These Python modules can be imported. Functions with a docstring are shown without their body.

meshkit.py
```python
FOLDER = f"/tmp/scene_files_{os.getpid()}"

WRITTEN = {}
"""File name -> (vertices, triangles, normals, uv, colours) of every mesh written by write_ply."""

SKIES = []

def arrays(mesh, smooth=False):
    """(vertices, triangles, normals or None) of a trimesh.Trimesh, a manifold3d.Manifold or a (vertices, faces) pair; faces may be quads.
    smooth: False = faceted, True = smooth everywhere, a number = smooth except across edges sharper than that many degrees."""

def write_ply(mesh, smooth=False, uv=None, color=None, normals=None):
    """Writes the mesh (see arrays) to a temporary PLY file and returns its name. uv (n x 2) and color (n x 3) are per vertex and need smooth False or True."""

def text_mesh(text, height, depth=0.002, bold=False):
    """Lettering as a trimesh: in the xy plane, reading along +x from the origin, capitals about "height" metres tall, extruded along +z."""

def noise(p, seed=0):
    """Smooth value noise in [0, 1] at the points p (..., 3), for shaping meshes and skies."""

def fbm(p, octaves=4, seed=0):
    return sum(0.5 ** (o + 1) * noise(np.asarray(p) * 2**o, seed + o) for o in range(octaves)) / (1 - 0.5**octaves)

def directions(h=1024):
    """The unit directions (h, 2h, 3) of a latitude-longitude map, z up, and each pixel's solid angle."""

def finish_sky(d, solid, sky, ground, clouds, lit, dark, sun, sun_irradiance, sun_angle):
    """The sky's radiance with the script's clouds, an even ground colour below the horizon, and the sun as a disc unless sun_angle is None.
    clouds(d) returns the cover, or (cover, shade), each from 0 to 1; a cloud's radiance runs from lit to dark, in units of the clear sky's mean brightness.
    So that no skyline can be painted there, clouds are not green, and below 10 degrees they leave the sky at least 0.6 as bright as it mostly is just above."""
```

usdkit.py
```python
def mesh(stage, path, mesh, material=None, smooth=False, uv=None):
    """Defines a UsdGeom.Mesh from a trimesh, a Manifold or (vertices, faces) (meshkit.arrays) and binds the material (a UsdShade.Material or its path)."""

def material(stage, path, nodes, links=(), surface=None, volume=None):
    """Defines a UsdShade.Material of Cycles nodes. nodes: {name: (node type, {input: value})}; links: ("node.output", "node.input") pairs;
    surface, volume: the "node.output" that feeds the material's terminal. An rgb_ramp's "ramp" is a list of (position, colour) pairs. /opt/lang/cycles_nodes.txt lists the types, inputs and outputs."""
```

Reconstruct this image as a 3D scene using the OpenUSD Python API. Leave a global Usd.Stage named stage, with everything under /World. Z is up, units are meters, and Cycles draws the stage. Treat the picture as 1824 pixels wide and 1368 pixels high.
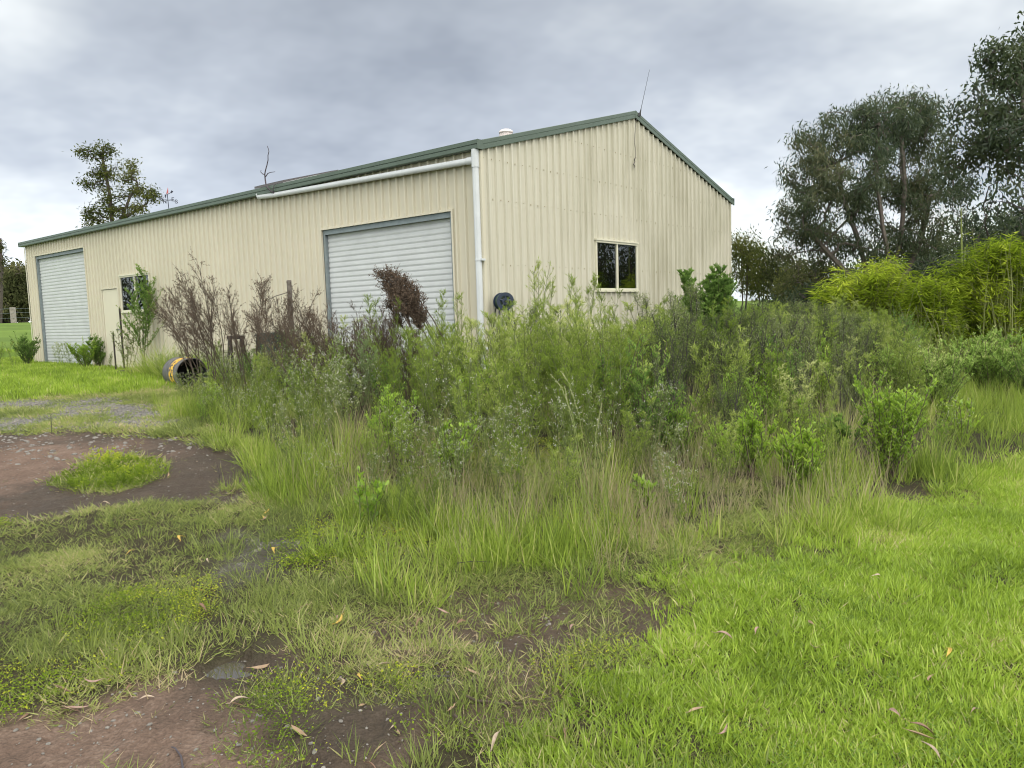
import math, numpy as np, trimesh, usdkit, meshkit
from scipy.spatial import cKDTree
from pxr import Usd, UsdGeom, UsdLux, UsdShade, Sdf, Gf, Vt

# ------------------------------------------------------------------ stage, camera, sky, sun, exposure
stage = Usd.Stage.CreateInMemory()
UsdGeom.SetStageUpAxis(stage, 'Z'); UsdGeom.SetStageMetersPerUnit(stage, 1.0)
UsdGeom.Xform.Define(stage, '/World'); UsdGeom.Scope.Define(stage, '/World/Looks')
EYE, PITCH, ROLL, FPX = 1.165, 0.095, -0.031, 1352.0
EXPOSURE = -0.95
SUN_EL, SUN_AZ = math.radians(58), math.radians(148)       # azimuth = atan2(x, y) of the direction towards the sun
cam = UsdGeom.Camera.Define(stage, '/World/camera')
cam.CreateHorizontalApertureAttr(36.0); cam.CreateVerticalApertureAttr(27.0); cam.CreateFocalLengthAttr(36.0 * FPX / 1824)
cam.CreateFStopAttr(0.0); cam.CreateExposureAttr(EXPOSURE); cam.CreateClippingRangeAttr((0.05, 5000))
F = np.array([0, math.cos(PITCH), -math.sin(PITCH)]); U0 = np.array([0, math.sin(PITCH), math.cos(PITCH)]); R0 = np.array([1.0, 0, 0])
R = R0 * math.cos(ROLL) + U0 * math.sin(ROLL); U = -R0 * math.sin(ROLL) + U0 * math.cos(ROLL)
cam.AddTransformOp().Set(Gf.Matrix4d(*R, 0, *U, 0, *(-F), 0, 0, 0, EYE, 1))
SUN = np.array([math.sin(SUN_AZ) * math.cos(SUN_EL), math.cos(SUN_AZ) * math.cos(SUN_EL), math.sin(SUN_EL)])
sun = UsdLux.DistantLight.Define(stage, '/World/sun')
sun.CreateIntensityAttr(0.3); sun.CreateAngleAttr(35.0); sun.CreateNormalizeAttr(True); sun.CreateColorAttr((1.0, 0.95, 0.86))
zax = SUN; xax = np.cross([0, 0, 1.0], zax); xax /= np.linalg.norm(xax); yax = np.cross(zax, xax)
sun.AddTransformOp().Set(Gf.Matrix4d(*xax, 0, *yax, 0, *zax, 0, 0, 0, 0, 1))

CL = 10.0                                                   # cloud radiance over the dome's strength of 0.1
def C(r, g, b, k=CL): return (r * k, g * k, b * k)
skym = usdkit.material(stage, '/World/Looks/sky', {
    'tc': ('texture_coordinate', {}),
    'nrm': ('vector_math', {'math_type': 'normalize'}),
    'sep': ('separate_xyz', {}),
    'zp': ('math', {'math_type': 'maximum', 'value2': 0.0}),
    'zc': ('math', {'math_type': 'add', 'value2': 0.34}),
    'ux': ('math', {'math_type': 'divide'}), 'uy': ('math', {'math_type': 'divide'}),
    'uv': ('combine_xyz', {'z': 3.7}),
    'map1': ('mapping', {'scale': (0.7, 0.95, 1.0), 'rotation': (0, 0, -0.35)}),
    'n1': ('noise_texture', {'dimensions': '2D', 'scale': 1.0, 'detail': 2.0, 'roughness': 0.5, 'distortion': 0.0}),
    'map2': ('mapping', {'scale': (2.3, 2.7, 1.0), 'rotation': (0, 0, -0.5), 'location': (4.0, 1.0, 0)}),
    'n2': ('noise_texture', {'dimensions': '2D', 'scale': 1.0, 'detail': 4.0, 'roughness': 0.58, 'distortion': 0.0}),
    'nm': ('mix_float', {'fac': 0.42}),
    'ramp': ('rgb_ramp', {'ramp': [(0.30, (0.56, 0.63, 0.75)), (0.44, (0.78, 0.86, 0.98)), (0.54, (1.04, 1.12, 1.20)), (0.65, (1.45, 1.52, 1.55))]}),
    'zgain': ('map_range', {'from_min': 0.0, 'from_max': 0.45, 'to_min': 2.05, 'to_max': 1.1, 'clamp': True}),
    'fill_glow': ('vector_math', {'math_type': 'dot_product', 'vector2': tuple(SUN)}),
    'fill_glowr': ('map_range', {'range_type': 'smoothstep', 'from_min': 0.2, 'from_max': 1.0, 'to_min': 0.0, 'to_max': 4.6, 'clamp': True}),  # broad bright lobe added out of view to lift ground and walls
    'fill_glowc': ('vector_math', {'math_type': 'scale', 'vector1': C(1.0, 0.95, 0.86)}), 'sum': ('vector_math', {'math_type': 'add'}),
    'gain10': ('math', {'math_type': 'multiply', 'value2': CL}),
    'cloud': ('vector_math', {'math_type': 'scale'}),
    'sky': ('sky_texture', {'sky_type': 'single_scattering', 'sun_disc': False, 'sun_elevation': SUN_EL, 'sun_rotation': SUN_AZ}),
    'mixc': ('mix', {'fac': 0.94}),
    'bg': ('background_shader', {'strength': 0.1}),
}, [('tc.generated', 'nrm.vector1'), ('nrm.vector', 'sep.vector'), ('sep.z', 'zp.value1'), ('zp.value', 'zc.value1'),
    ('sep.x', 'ux.value1'), ('zc.value', 'ux.value2'), ('sep.y', 'uy.value1'), ('zc.value', 'uy.value2'), ('ux.value', 'uv.x'), ('uy.value', 'uv.y'),
    ('uv.vector', 'map1.vector'), ('map1.vector', 'n1.vector'), ('uv.vector', 'map2.vector'), ('map2.vector', 'n2.vector'),
    ('n1.fac', 'nm.a'), ('n2.fac', 'nm.b'), ('nm.result', 'ramp.fac'), ('zp.value', 'zgain.value'), ('nrm.vector', 'fill_glow.vector1'), ('fill_glow.value', 'fill_glowr.value'),
    ('zgain.result', 'gain10.value1'), ('fill_glowr.result', 'fill_glowc.scale'), ('fill_glowc.vector', 'sum.vector2'), ('cloud.vector', 'sum.vector1'), ('ramp.color', 'cloud.vector1'), ('gain10.value', 'cloud.scale'),
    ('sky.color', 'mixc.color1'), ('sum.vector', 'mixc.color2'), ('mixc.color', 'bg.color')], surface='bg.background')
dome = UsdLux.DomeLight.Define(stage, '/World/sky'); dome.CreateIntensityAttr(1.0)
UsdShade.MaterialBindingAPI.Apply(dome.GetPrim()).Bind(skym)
dome.GetPrim().SetCustomDataByKey('kind', 'structure')
# ------------------------------------------------------------------ helpers
def sstep(x, a, b):
    t = np.clip((np.asarray(x, float) - a) / (b - a), 0, 1); return t * t * (3 - 2 * t)
def ray(u, v): return F + R * ((u - 912) / FPX) - U * ((v - 684) / FPX)
EYEP = np.array([0, 0, EYE])
def at_depth(u, v, d):                                      # the point seen in that direction, d metres ahead
    r = ray(u, v); return EYEP + r * (d / r[1])
def to_px(p):
    d = np.asarray(p, float) - EYEP; f = d @ F; return 912 + FPX * (d @ R) / f, 684 - FPX * (d @ U) / f
PSI, PX, PY, GW, SL, WALL_H, APEX = 0.881, -0.368, 11.716, 9.1, 18.72, 3.612, 4.845
GD = np.array([math.cos(PSI), math.sin(PSI), 0]); SD = np.array([-math.sin(PSI), math.cos(PSI), 0]); SHED0 = np.array([PX, PY, 0])
def loc(g, s, z=0.0): return SHED0 + GD * g + SD * s + np.array([0, 0, z])
def to_loc(p): d = np.asarray(p, float) - SHED0; return np.stack([d @ GD, d @ SD, d[..., 2]], -1)
def on_side(u, v, g=0.0):                                   # (g, s, z) where the view through (u, v) meets the plane g
    r = ray(u, v); t = (g - (EYEP - SHED0) @ GD) / (r @ GD); return to_loc(EYEP + r * t)
def on_gable(u, v, s=0.0):
    r = ray(u, v); t = (s - (EYEP - SHED0) @ SD) / (r @ SD); return to_loc(EYEP + r * t)
def ground_z(x, y):
    x, y = np.asarray(x, float), np.asarray(y, float)
    p = np.stack([x, y, 0 * x], -1); q = to_loc(p); g, s = q[..., 0], q[..., 1]
    dg = np.maximum(np.maximum(-g, g - GW), 0); ds = np.maximum(np.maximum(-s, s - SL), 0); d = np.hypot(dg, ds)
    front = sstep(-x * 0.6 - y + 30, 0, 10)
    z = -0.38 * sstep(d, 1.0, 9.0) * np.where(y < 30, 1, 0) * front
    r = np.hypot(x, y); z = z + 1.45 * sstep(r, 26, 64)
    n = meshkit.fbm(np.stack([x * 0.8, y * 0.8, 0 * x], -1), 3, 5) - 0.5
    return z + n * 0.07 * sstep(d, 0.2, 1.5)
def ground_at(u, v, bump=True):
    r = ray(u, v); lo, hi = 1.0, 200.0
    for t in np.geomspace(1.2, 150, 500):
        p = EYEP + r * t
        if p[2] < ground_z(p[0], p[1]):
            hi = t; break
        lo = t
    for _ in range(25):
        m = (lo + hi) / 2; p = EYEP + r * m
        if p[2] < ground_z(p[0], p[1]): hi = m
        else: lo = m
    p = EYEP + r * hi; return np.array([p[0], p[1], float(ground_z(p[0], p[1]))])
def gpoly(px): return np.array([ground_at(u, v)[:2] for u, v in px])
def inside(poly, P):                                        # even-odd test, vectorised
    x, y = P[:, 0], P[:, 1]; c = np.zeros(len(P), bool); a = poly; b = np.roll(poly, -1, 0)
    for (x0, y0), (x1, y1) in zip(a, b):
        if y0 != y1: c ^= ((y0 > y) != (y1 > y)) & (x < (x1 - x0) * (y - y0) / (y1 - y0) + x0)
    return c
def sdist(poly, P):                                         # signed distance, positive inside
    d = np.full(len(P), 1e9)
    for a, b in zip(poly, np.roll(poly, -1, 0)):
        ab = b - a; t = np.clip(((P - a) @ ab) / (ab @ ab + 1e-12), 0, 1); d = np.minimum(d, np.linalg.norm(P - a - t[:, None] * ab, axis=1))
    return np.where(inside(poly, P), d, -d)

class Geo:
    def __init__(self): self.v, self.f, self.t, self.n = [], [], [], 0
    def add(self, v, f, t=0.5):
        v = np.asarray(v, float).reshape(-1, 3); f = np.asarray(f, int)
        if f.shape[1] == 4: f = np.vstack([f[:, [0, 1, 2]], f[:, [0, 2, 3]]])
        self.v.append(v); self.f.append(f + self.n); self.t.append(np.broadcast_to(np.asarray(t, float), (len(v),))); self.n += len(v); return self
    def tri(self, m, t=0.5): return self.add(m.vertices, m.faces, t)
    def box(self, lo, hi, t=0.5, bevel=0.0):
        lo, hi = np.minimum(lo, hi), np.maximum(lo, hi)
        if bevel:
            m = trimesh.convex.convex_hull(np.vstack([np.array(np.meshgrid(*[[a + (bevel if k != j else 0), b - (bevel if k != j else 0)] for k, (a, b) in enumerate(zip(lo, hi))])).reshape(3, -1).T for j in range(3)]))
        else:
            m = trimesh.creation.box(np.asarray(hi) - lo); m.apply_translation((np.asarray(hi) + lo) / 2)
        return self.tri(m, t)
    def arrays(self): return np.vstack(self.v), np.vstack(self.f), np.concatenate(self.t)

def write(path, geo, mat, smooth=False, extra=None):
    v, f, t = geo.arrays()
    if smooth:
        v, f, n = meshkit.arrays((v, f), smooth); t = None
    m = UsdGeom.Mesh.Define(stage, path)
    m.CreatePointsAttr(Vt.Vec3fArray.FromNumpy(v.astype(np.float32)))
    m.CreateFaceVertexCountsAttr(Vt.IntArray.FromNumpy(np.full(len(f), 3, np.int32)))
    m.CreateFaceVertexIndicesAttr(Vt.IntArray.FromNumpy(f.astype(np.int32).ravel())); m.CreateSubdivisionSchemeAttr('none')
    m.CreateExtentAttr(Vt.Vec3fArray.FromNumpy(np.array([v.min(0), v.max(0)], np.float32)))
    if smooth:
        m.CreateNormalsAttr(Vt.Vec3fArray.FromNumpy(n.astype(np.float32))); m.SetNormalsInterpolation('vertex')
    api = UsdGeom.PrimvarsAPI(m)
    if t is not None: api.CreatePrimvar('tint', Sdf.ValueTypeNames.FloatArray, 'vertex').Set(Vt.FloatArray.FromNumpy(t.astype(np.float32)))
    for k, a in (extra or {}).items(): api.CreatePrimvar(k, Sdf.ValueTypeNames.FloatArray, 'vertex').Set(Vt.FloatArray.FromNumpy(np.asarray(a, np.float32)))
    UsdShade.MaterialBindingAPI.Apply(m.GetPrim()).Bind(mat)
    return m.GetPrim()
USED = {}
def free(parent, name):
    k = f'{parent}/{name}'; n = USED.get(k, 0); USED[k] = n + 1
    return k if n == 0 else f'{k}_{n:03d}'
def tag(p, label=None, cat=None, group=None, kind=None):
    for k, x in (('label', label), ('category', cat), ('group', group), ('kind', kind)):
        if x: p.SetCustomDataByKey(k, x)
    return p
def thing(name, label, cat, at=(0, 0, 0), rz=0.0, group=None):
    x = UsdGeom.Xform.Define(stage, free('/World', name)); x.AddTranslateOp().Set(Gf.Vec3d(*map(float, at)))
    if rz: x.AddRotateZOp().Set(math.degrees(rz))
    return tag(x.GetPrim(), label, cat, group)
def part(parent, name, geo, mat, smooth=False, label=None, kind=None):
    return tag(write(free(str(parent.GetPath()), name), geo, mat, smooth), label, None, None, kind)
def single(name, geo, mat, label, cat, group=None, smooth=False):
    return tag(write(free('/World', name), geo, mat, smooth), label, cat, group)
def klass(name):                                            # a class prim whose copies are placed by reference
    p = stage.CreateClassPrim(free('/World', name)); return p
def place(name, src, label, cat, at, rz=0.0, sc=1.0, group=None, lean=(0, 0)):
    x = UsdGeom.Xform.Define(stage, free('/World', name)); p = x.GetPrim()
    p.GetReferences().AddInternalReference(src.GetPath()); p.SetInstanceable(True)
    x.AddTranslateOp().Set(Gf.Vec3d(*map(float, at)))
    if lean != (0, 0): x.AddRotateXYZOp().Set(Gf.Vec3f(math.degrees(lean[0]), math.degrees(lean[1]), 0))
    x.AddRotateZOp().Set(math.degrees(rz)); x.AddScaleOp().Set(Gf.Vec3f(*(np.broadcast_to(sc, 3).astype(float).tolist())))
    return tag(p, label, cat, group)
def scatter(name, geos, mat, pos, rz, sc, idx, lean=0.06, rng=None, kind='stuff'):
    pi = UsdGeom.PointInstancer.Define(stage, free('/World', name)); root = str(pi.GetPath()); targets = []
    for g in geos: targets.append(write(free(root, 'tuft'), g, mat).GetPath())
    pi.CreatePrototypesRel().SetTargets(targets)
    n = len(pos); rng = rng or np.random.default_rng(1)
    pi.CreateProtoIndicesAttr(Vt.IntArray.FromNumpy(np.asarray(idx, np.int32)))
    pi.CreatePositionsAttr(Vt.Vec3fArray.FromNumpy(np.asarray(pos, np.float32)))
    a, b = rng.normal(0, lean, n), rng.normal(0, lean, n)
    qz = np.stack([np.cos(rz / 2), 0 * rz, 0 * rz, np.sin(rz / 2)], 1); qx = np.stack([np.ones(n), a / 2, b / 2, 0 * a], 1); qx /= np.linalg.norm(qx, axis=1, keepdims=True)
    w1, x1, y1, z1 = qx.T; w2, x2, y2, z2 = qz.T
    q = np.stack([w1 * w2 - x1 * x2 - y1 * y2 - z1 * z2, w1 * x2 + x1 * w2 + y1 * z2 - z1 * y2, w1 * y2 - x1 * z2 + y1 * w2 + z1 * x2, w1 * z2 + x1 * y2 - y1 * x2 + z1 * w2], 1)
    pi.CreateOrientationsAttr(Vt.QuathArray([Gf.Quath(float(r[0]), float(r[1]), float(r[2]), float(r[3])) for r in q]))
    s = np.asarray(sc, np.float32); s = np.repeat(s[:, None], 3, 1) if s.ndim == 1 else s
    pi.CreateScalesAttr(Vt.Vec3fArray.FromNumpy(np.ascontiguousarray(s, np.float32)))
    return tag(pi.GetPrim(), None, None, None, kind)

# ------------------------------------------------------------------ vectorised shapes
def nrm(a): return a / (np.linalg.norm(a, axis=-1, keepdims=True) + 1e-12)
def sides(d, rng):                                          # a random unit vector across each direction
    r = rng.normal(size=d.shape); r -= d * (r * d).sum(-1, keepdims=True); return nrm(r)
def blades(g, base, d, L, W, bend, tint, rng, seg=3, side=None, p=1.6):
    """Tapering strips from base along d, sagging by bend (a vector per strip) towards the tip."""
    n = len(base); side = sides(d, rng) if side is None else side; t = np.linspace(0, 1, seg + 1)
    c = base[:, None] + L[:, None, None] * (t[None, :, None] * d[:, None] + (t ** 2)[None, :, None] * bend[:, None])
    w = (W[:, None] * np.clip(1 - t ** p, 0, 1)[None] * np.where(t < 0.01, 0.7, 1.0)[None])[..., None] * 0.5 * side[:, None]
    V = np.concatenate([(c - w)[:, :-1], (c + w)[:, :-1], c[:, -1:]], 1); k = 2 * seg + 1; faces = []
    for i in range(seg - 1): faces += [[i, seg + i, seg + i + 1], [i, seg + i + 1, i + 1]]
    faces.append([seg - 1, 2 * seg - 1, 2 * seg])
    fa = (np.array(faces)[None] + (np.arange(n) * k)[:, None, None]).reshape(-1, 3)
    return g.add(V.reshape(-1, 3), fa, np.repeat(tint, k))
def kites(g, base, d, side, L, W, tint, fold=0.15, mid=0.45):
    n = len(base); nn = nrm(np.cross(d, side)); L, W = np.broadcast_to(L, n)[:, None], np.broadcast_to(W, n)[:, None]
    m = base + d * L * mid + nn * W * fold
    V = np.stack([base, m + side * W / 2, base + d * L, m - side * W / 2], 1).reshape(-1, 3)
    fa = (np.array([[0, 1, 2], [0, 2, 3]])[None] + (np.arange(n) * 4)[:, None, None]).reshape(-1, 3)
    return g.add(V, fa, np.repeat(tint, 4))
def ovals(g, base, d, side, L, W, tint, fold=0.12):
    """Rounder leaves of six points."""
    n = len(base); nn = nrm(np.cross(d, side)); L, W = np.broadcast_to(L, n)[:, None], np.broadcast_to(W, n)[:, None]
    V = np.stack([base, base + d * L * .45 + side * W * .42 + nn * W * fold, base + d * L * .78 + side * W * .4 + nn * W * fold * .8, base + d * L - nn * W * .05,
                  base + d * L * .78 - side * W * .4 + nn * W * fold * .8, base + d * L * .45 - side * W * .42 + nn * W * fold], 1).reshape(-1, 3)
    fa = (np.array([[0, 1, 2], [0, 2, 3], [0, 3, 4], [0, 4, 5]])[None] + (np.arange(n) * 6)[:, None, None]).reshape(-1, 3)
    return g.add(V, fa, np.repeat(tint, 6))
def frusta(g, p0, p1, r0, r1, tint=0.5, n=4):
    d = nrm(p1 - p0); a = nrm(np.cross(d, np.where(np.abs(d[:, 2:]) < 0.9, [[0, 0, 1.0]], [[1.0, 0, 0]]))); b = np.cross(d, a)
    an = np.arange(n) * 2 * np.pi / n; ring = np.cos(an)[None, :, None] * a[:, None] + np.sin(an)[None, :, None] * b[:, None]
    V = np.concatenate([p0[:, None] + ring * np.reshape(r0, (-1, 1, 1)), p1[:, None] + ring * np.reshape(r1, (-1, 1, 1))], 1)
    i = np.arange(n); j = (i + 1) % n; q = np.stack([i, j, n + j, n + i], 1)
    fa = (q[None] + (np.arange(len(p0)) * 2 * n)[:, None, None]).reshape(-1, 4)
    return g.add(V.reshape(-1, 3), fa, np.repeat(np.broadcast_to(tint, len(p0)), 2 * n))
def along(P, f):
    k = np.clip(f * (len(P) - 1), 0, len(P) - 1.001); i = k.astype(int); w = (k - i)[:, None]; return P[i] * (1 - w) + P[i + 1] * w, nrm(P[i + 1] - P[i])
def tube(g, pts, r, n=8, tint=0.5):
    pts = np.asarray(pts, float); r = np.broadcast_to(r, len(pts)); d = nrm(np.gradient(pts, axis=0))
    a = np.zeros_like(d); a[0] = nrm(np.cross(d[0], [0, 0, 1.0] if abs(d[0][2]) < 0.9 else [1.0, 0, 0]))
    for i in range(1, len(d)): a[i] = nrm(a[i - 1] - d[i] * (a[i - 1] @ d[i]))
    b = np.cross(d, a); an = np.arange(n) * 2 * np.pi / n
    V = pts[:, None] + r[:, None, None] * (np.cos(an)[None, :, None] * a[:, None] + np.sin(an)[None, :, None] * b[:, None]); fa = []
    i = np.arange(n); j = (i + 1) % n
    for k in range(len(pts) - 1): fa.append(np.stack([k * n + i, k * n + j, k * n + n + j, k * n + n + i], 1))
    V = np.vstack([V.reshape(-1, 3), pts[:1], pts[-1:]]); m = len(pts) * n; T = [np.vstack([f[:, [0, 1, 2]], f[:, [0, 2, 3]]]) for f in fa]
    T.append(np.stack([j, i, np.full(n, m)], 1)); T.append(np.stack([(len(pts) - 1) * n + i, (len(pts) - 1) * n + j, np.full(n, m + 1)], 1))
    return g.add(V, np.vstack(T), tint)

# ------------------------------------------------------------------ materials
LOOK = '/World/Looks/'
def plain(name, col, rough=0.5, metal=0.0, noise=0.0, scale=8.0, bump=0.0, spec=0.5, col2=None):
    col2 = col2 or tuple(c * (1 - noise) for c in col); n = {'p': ('principled_bsdf', {'base_color': col, 'roughness': rough, 'metallic': metal, 'specular_ior_level': spec})}; l = []
    if noise or bump:
        n['tc'] = ('geometry', {}); n['n'] = ('noise_texture', {'scale': scale, 'detail': 5.0, 'roughness': 0.6}); l.append(('tc.position', 'n.vector'))
        n['r'] = ('rgb_ramp', {'ramp': [(0.3, col2), (0.65, col)]}); l += [('n.fac', 'r.fac'), ('r.color', 'p.base_color')]
        if bump: n['b'] = ('bump', {'strength': bump, 'distance': 0.01}); l += [('n.fac', 'b.height'), ('b.normal', 'p.normal')]
    return usdkit.material(stage, LOOK + name, n, l, surface='p.BSDF')
def foliage(name, ramp, trans=0.35, rough=0.45, world=0.5, rand=0.3, nscale=0.9, spec=0.0, tcol=None):
    """Leaf colour from the mesh's own tint, a per-plant random and a slow drift over the ground."""
    nodes = {
        'a': ('attribute', {'attribute': 'tint'}), 'o': ('object_info', {}), 'g': ('geometry', {}),
        'n': ('noise_texture', {'scale': nscale, 'detail': 0.0}),
        'nr': ('map_range', {'from_min': 0.3, 'from_max': 0.7, 'to_min': -world / 2, 'to_max': world / 2}),
        'orr': ('map_range', {'to_min': -rand / 2, 'to_max': rand / 2}),
        's1': ('math', {'math_type': 'add'}), 's2': ('math', {'math_type': 'add', 'use_clamp': True}),
        'r': ('rgb_ramp', {'ramp': ramp}), 'p': ('diffuse_bsdf', {}), 't': ('translucent_bsdf', {}), 'm': ('mix_closure', {'fac': trans})}
    links = [('g.position', 'n.vector'), ('n.fac', 'nr.value'), ('o.random', 'orr.value'), ('a.fac', 's1.value1'), ('nr.result', 's1.value2'), ('s1.value', 's2.value1'), ('orr.result', 's2.value2'),
             ('s2.value', 'r.fac'), ('r.color', 'p.color'), ('r.color', 't.color'), ('p.BSDF', 'm.closure1'), ('t.BSDF', 'm.closure2')]
    if spec:
        nodes['gl'] = ('glossy_bsdf', {'color': (1, 1, 1), 'roughness': rough}); nodes['mg'] = ('mix_closure', {'fac': .06 * spec}); links += [('m.closure', 'mg.closure1'), ('gl.BSDF', 'mg.closure2')]
    return usdkit.material(stage, LOOK + name, nodes, links, surface='mg.closure' if spec else 'm.closure')
# ------------------------------------------------------------------ ground: bare earth, gravel and lawn soil as one sheet cut along their borders
DIRT_A = gpoly([(-260, 800), (-60, 775), (120, 764), (300, 768), (395, 792), (448, 832), (472, 874), (430, 895), (330, 900), (200, 905), (60, 918), (-80, 935), (-260, 955)])
GRAVEL_B = gpoly([(-260, 716), (60, 712), (230, 712), (300, 725), (330, 765), (120, 764), (-60, 775), (-260, 795)])
MUD_C = gpoly([(-160, 1330), (40, 1268), (150, 1235), (260, 1200), (350, 1172), (470, 1150), (560, 1165), (640, 1170), (740, 1150), (850, 1165), (860, 1210), (760, 1240), (730, 1300), (640, 1345), (600, 1420), (-160, 1460)])
MUD_D = gpoly([(600, 1120), (760, 1080), (900, 1060), (1100, 1045), (1250, 1060), (1220, 1120), (1120, 1165), (1080, 1230), (900, 1240), (760, 1180), (640, 1160)])
GRAVEL_E = gpoly([(405, 1000), (430, 955), (520, 940), (590, 950), (540, 975), (470, 990), (425, 1035)])
BARE_F = [gpoly(p) for p in ([(1290, 985), (1380, 958), (1480, 960), (1400, 990), (1310, 1005)], [(1560, 890), (1640, 872), (1700, 885), (1640, 905)], [(1710, 830), (1760, 815), (1800, 825), (1740, 845)], [(150, 655), (240, 650), (270, 665), (180, 668)])]
PUDDLE = gpoly([(355, 1178), (372, 1155), (400, 1146), (440, 1150), (462, 1163), (452, 1176), (410, 1183), (380, 1186)])
ISLE = gpoly([(95, 858), (140, 840), (160, 815), (215, 808), (275, 822), (292, 845), (240, 862), (190, 875), (130, 866)])
ISLES = [ISLE] + [gpoly(p) for p in ([(380, 1235), (470, 1195), (560, 1190), (610, 1215), (560, 1260), (470, 1270), (420, 1275)], [(640, 1215), (690, 1180), (750, 1185), (770, 1215), (700, 1240)], [(400, 1300), (480, 1275), (560, 1290), (560, 1368), (380, 1368)],
                                     [(-260, 735), (110, 728), (90, 745), (-260, 752)], [(80, 742), (180, 738), (190, 752), (100, 760)])]
THICKET = gpoly([(280, 668), (300, 700), (330, 745), (400, 790), (455, 845), (520, 885), (640, 925), (760, 960), (860, 995), (1000, 1005), (1100, 985), (1250, 955), (1400, 915), (1500, 885), (1640, 850), (1730, 810), (1860, 760)])
THICKET = np.vstack([THICKET, [(11.5, 16.0), (10.5, 21.0), (6.2, 19.5)], loc(GW, -0.25)[None, :2], loc(0, -0.25)[None, :2], loc(-0.25, 9.2)[None, :2]])

def masks(P):
    n = meshkit.fbm(np.column_stack([P * 2.2, 0 * P[:, 0]]), 4, 9) - 0.5; n2 = meshkit.fbm(np.column_stack([P * 9.0, 0 * P[:, 0]]), 3, 4) - 0.5
    j = n * 0.7 + n2 * 0.4
    near = np.hypot(P[:, 0], P[:, 1]) < 32
    out = np.zeros((len(P), 4)); Q = P[near]; j = j[near]
    soft = lambda poly, w=0.12, k=1.0: sstep(sdist(poly, Q) + j * k, -w, w)
    dirt = np.maximum(soft(DIRT_A, 0.15), soft(MUD_C, 0.08, .6)); dirt = np.maximum(dirt, 0.9 * soft(MUD_D, 0.25))
    for b in BARE_F: dirt = np.maximum(dirt, 0.7 * soft(b, 0.15))
    grav = np.maximum(soft(GRAVEL_B, 0.3), 0.5 * soft(GRAVEL_E, 0.25, 1.0)) * (1 - soft(DIRT_A, 0.2))
    edge = soft(DIRT_A, 0.15) * (1 - sstep(sdist(DIRT_A, Q) + j * 1.5, 0.1, 1.1))
    centre = np.array(ground_at(330, 850)[:2]); darkspot = sstep(1.7 - np.linalg.norm((Q - centre) * [0.75, 1.2], axis=1) + j * 1.2, 0, 0.7)
    wet = np.maximum(edge, darkspot) * soft(DIRT_A) * .92; m2 = np.maximum(soft(MUD_C, .1, .5), .85 * soft(MUD_D, .4))
    for b in BARE_F: m2 = np.maximum(m2, .7 * soft(b, .4))
    dry = sstep(-Q[:, 0] * 1.0 - 0.50 - np.abs(Q[:, 1] - 2.55) * 1.2 + j * 1.0, 0, 0.5)
    wet = np.maximum(wet, m2 * (1 - 0.85 * dry)); wet = np.maximum(wet, sstep(sdist(PUDDLE, Q), -0.3, 0.02))
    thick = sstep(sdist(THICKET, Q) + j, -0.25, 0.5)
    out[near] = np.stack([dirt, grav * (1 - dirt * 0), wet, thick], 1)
    return out
an = np.concatenate([np.radians(np.linspace(-50, 50, 521)), np.radians(np.linspace(50, 310, 70))[1:-1]])
rad = np.concatenate([[0.3, 0.8], np.geomspace(1.3, 14, 300), np.geomspace(14, 70, 120)[1:], np.geomspace(70, 1500, 24)[1:]])
rr, aa = np.meshgrid(rad, an, indexing='ij'); GX, GY = rr * np.sin(aa), rr * np.cos(aa)
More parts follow.
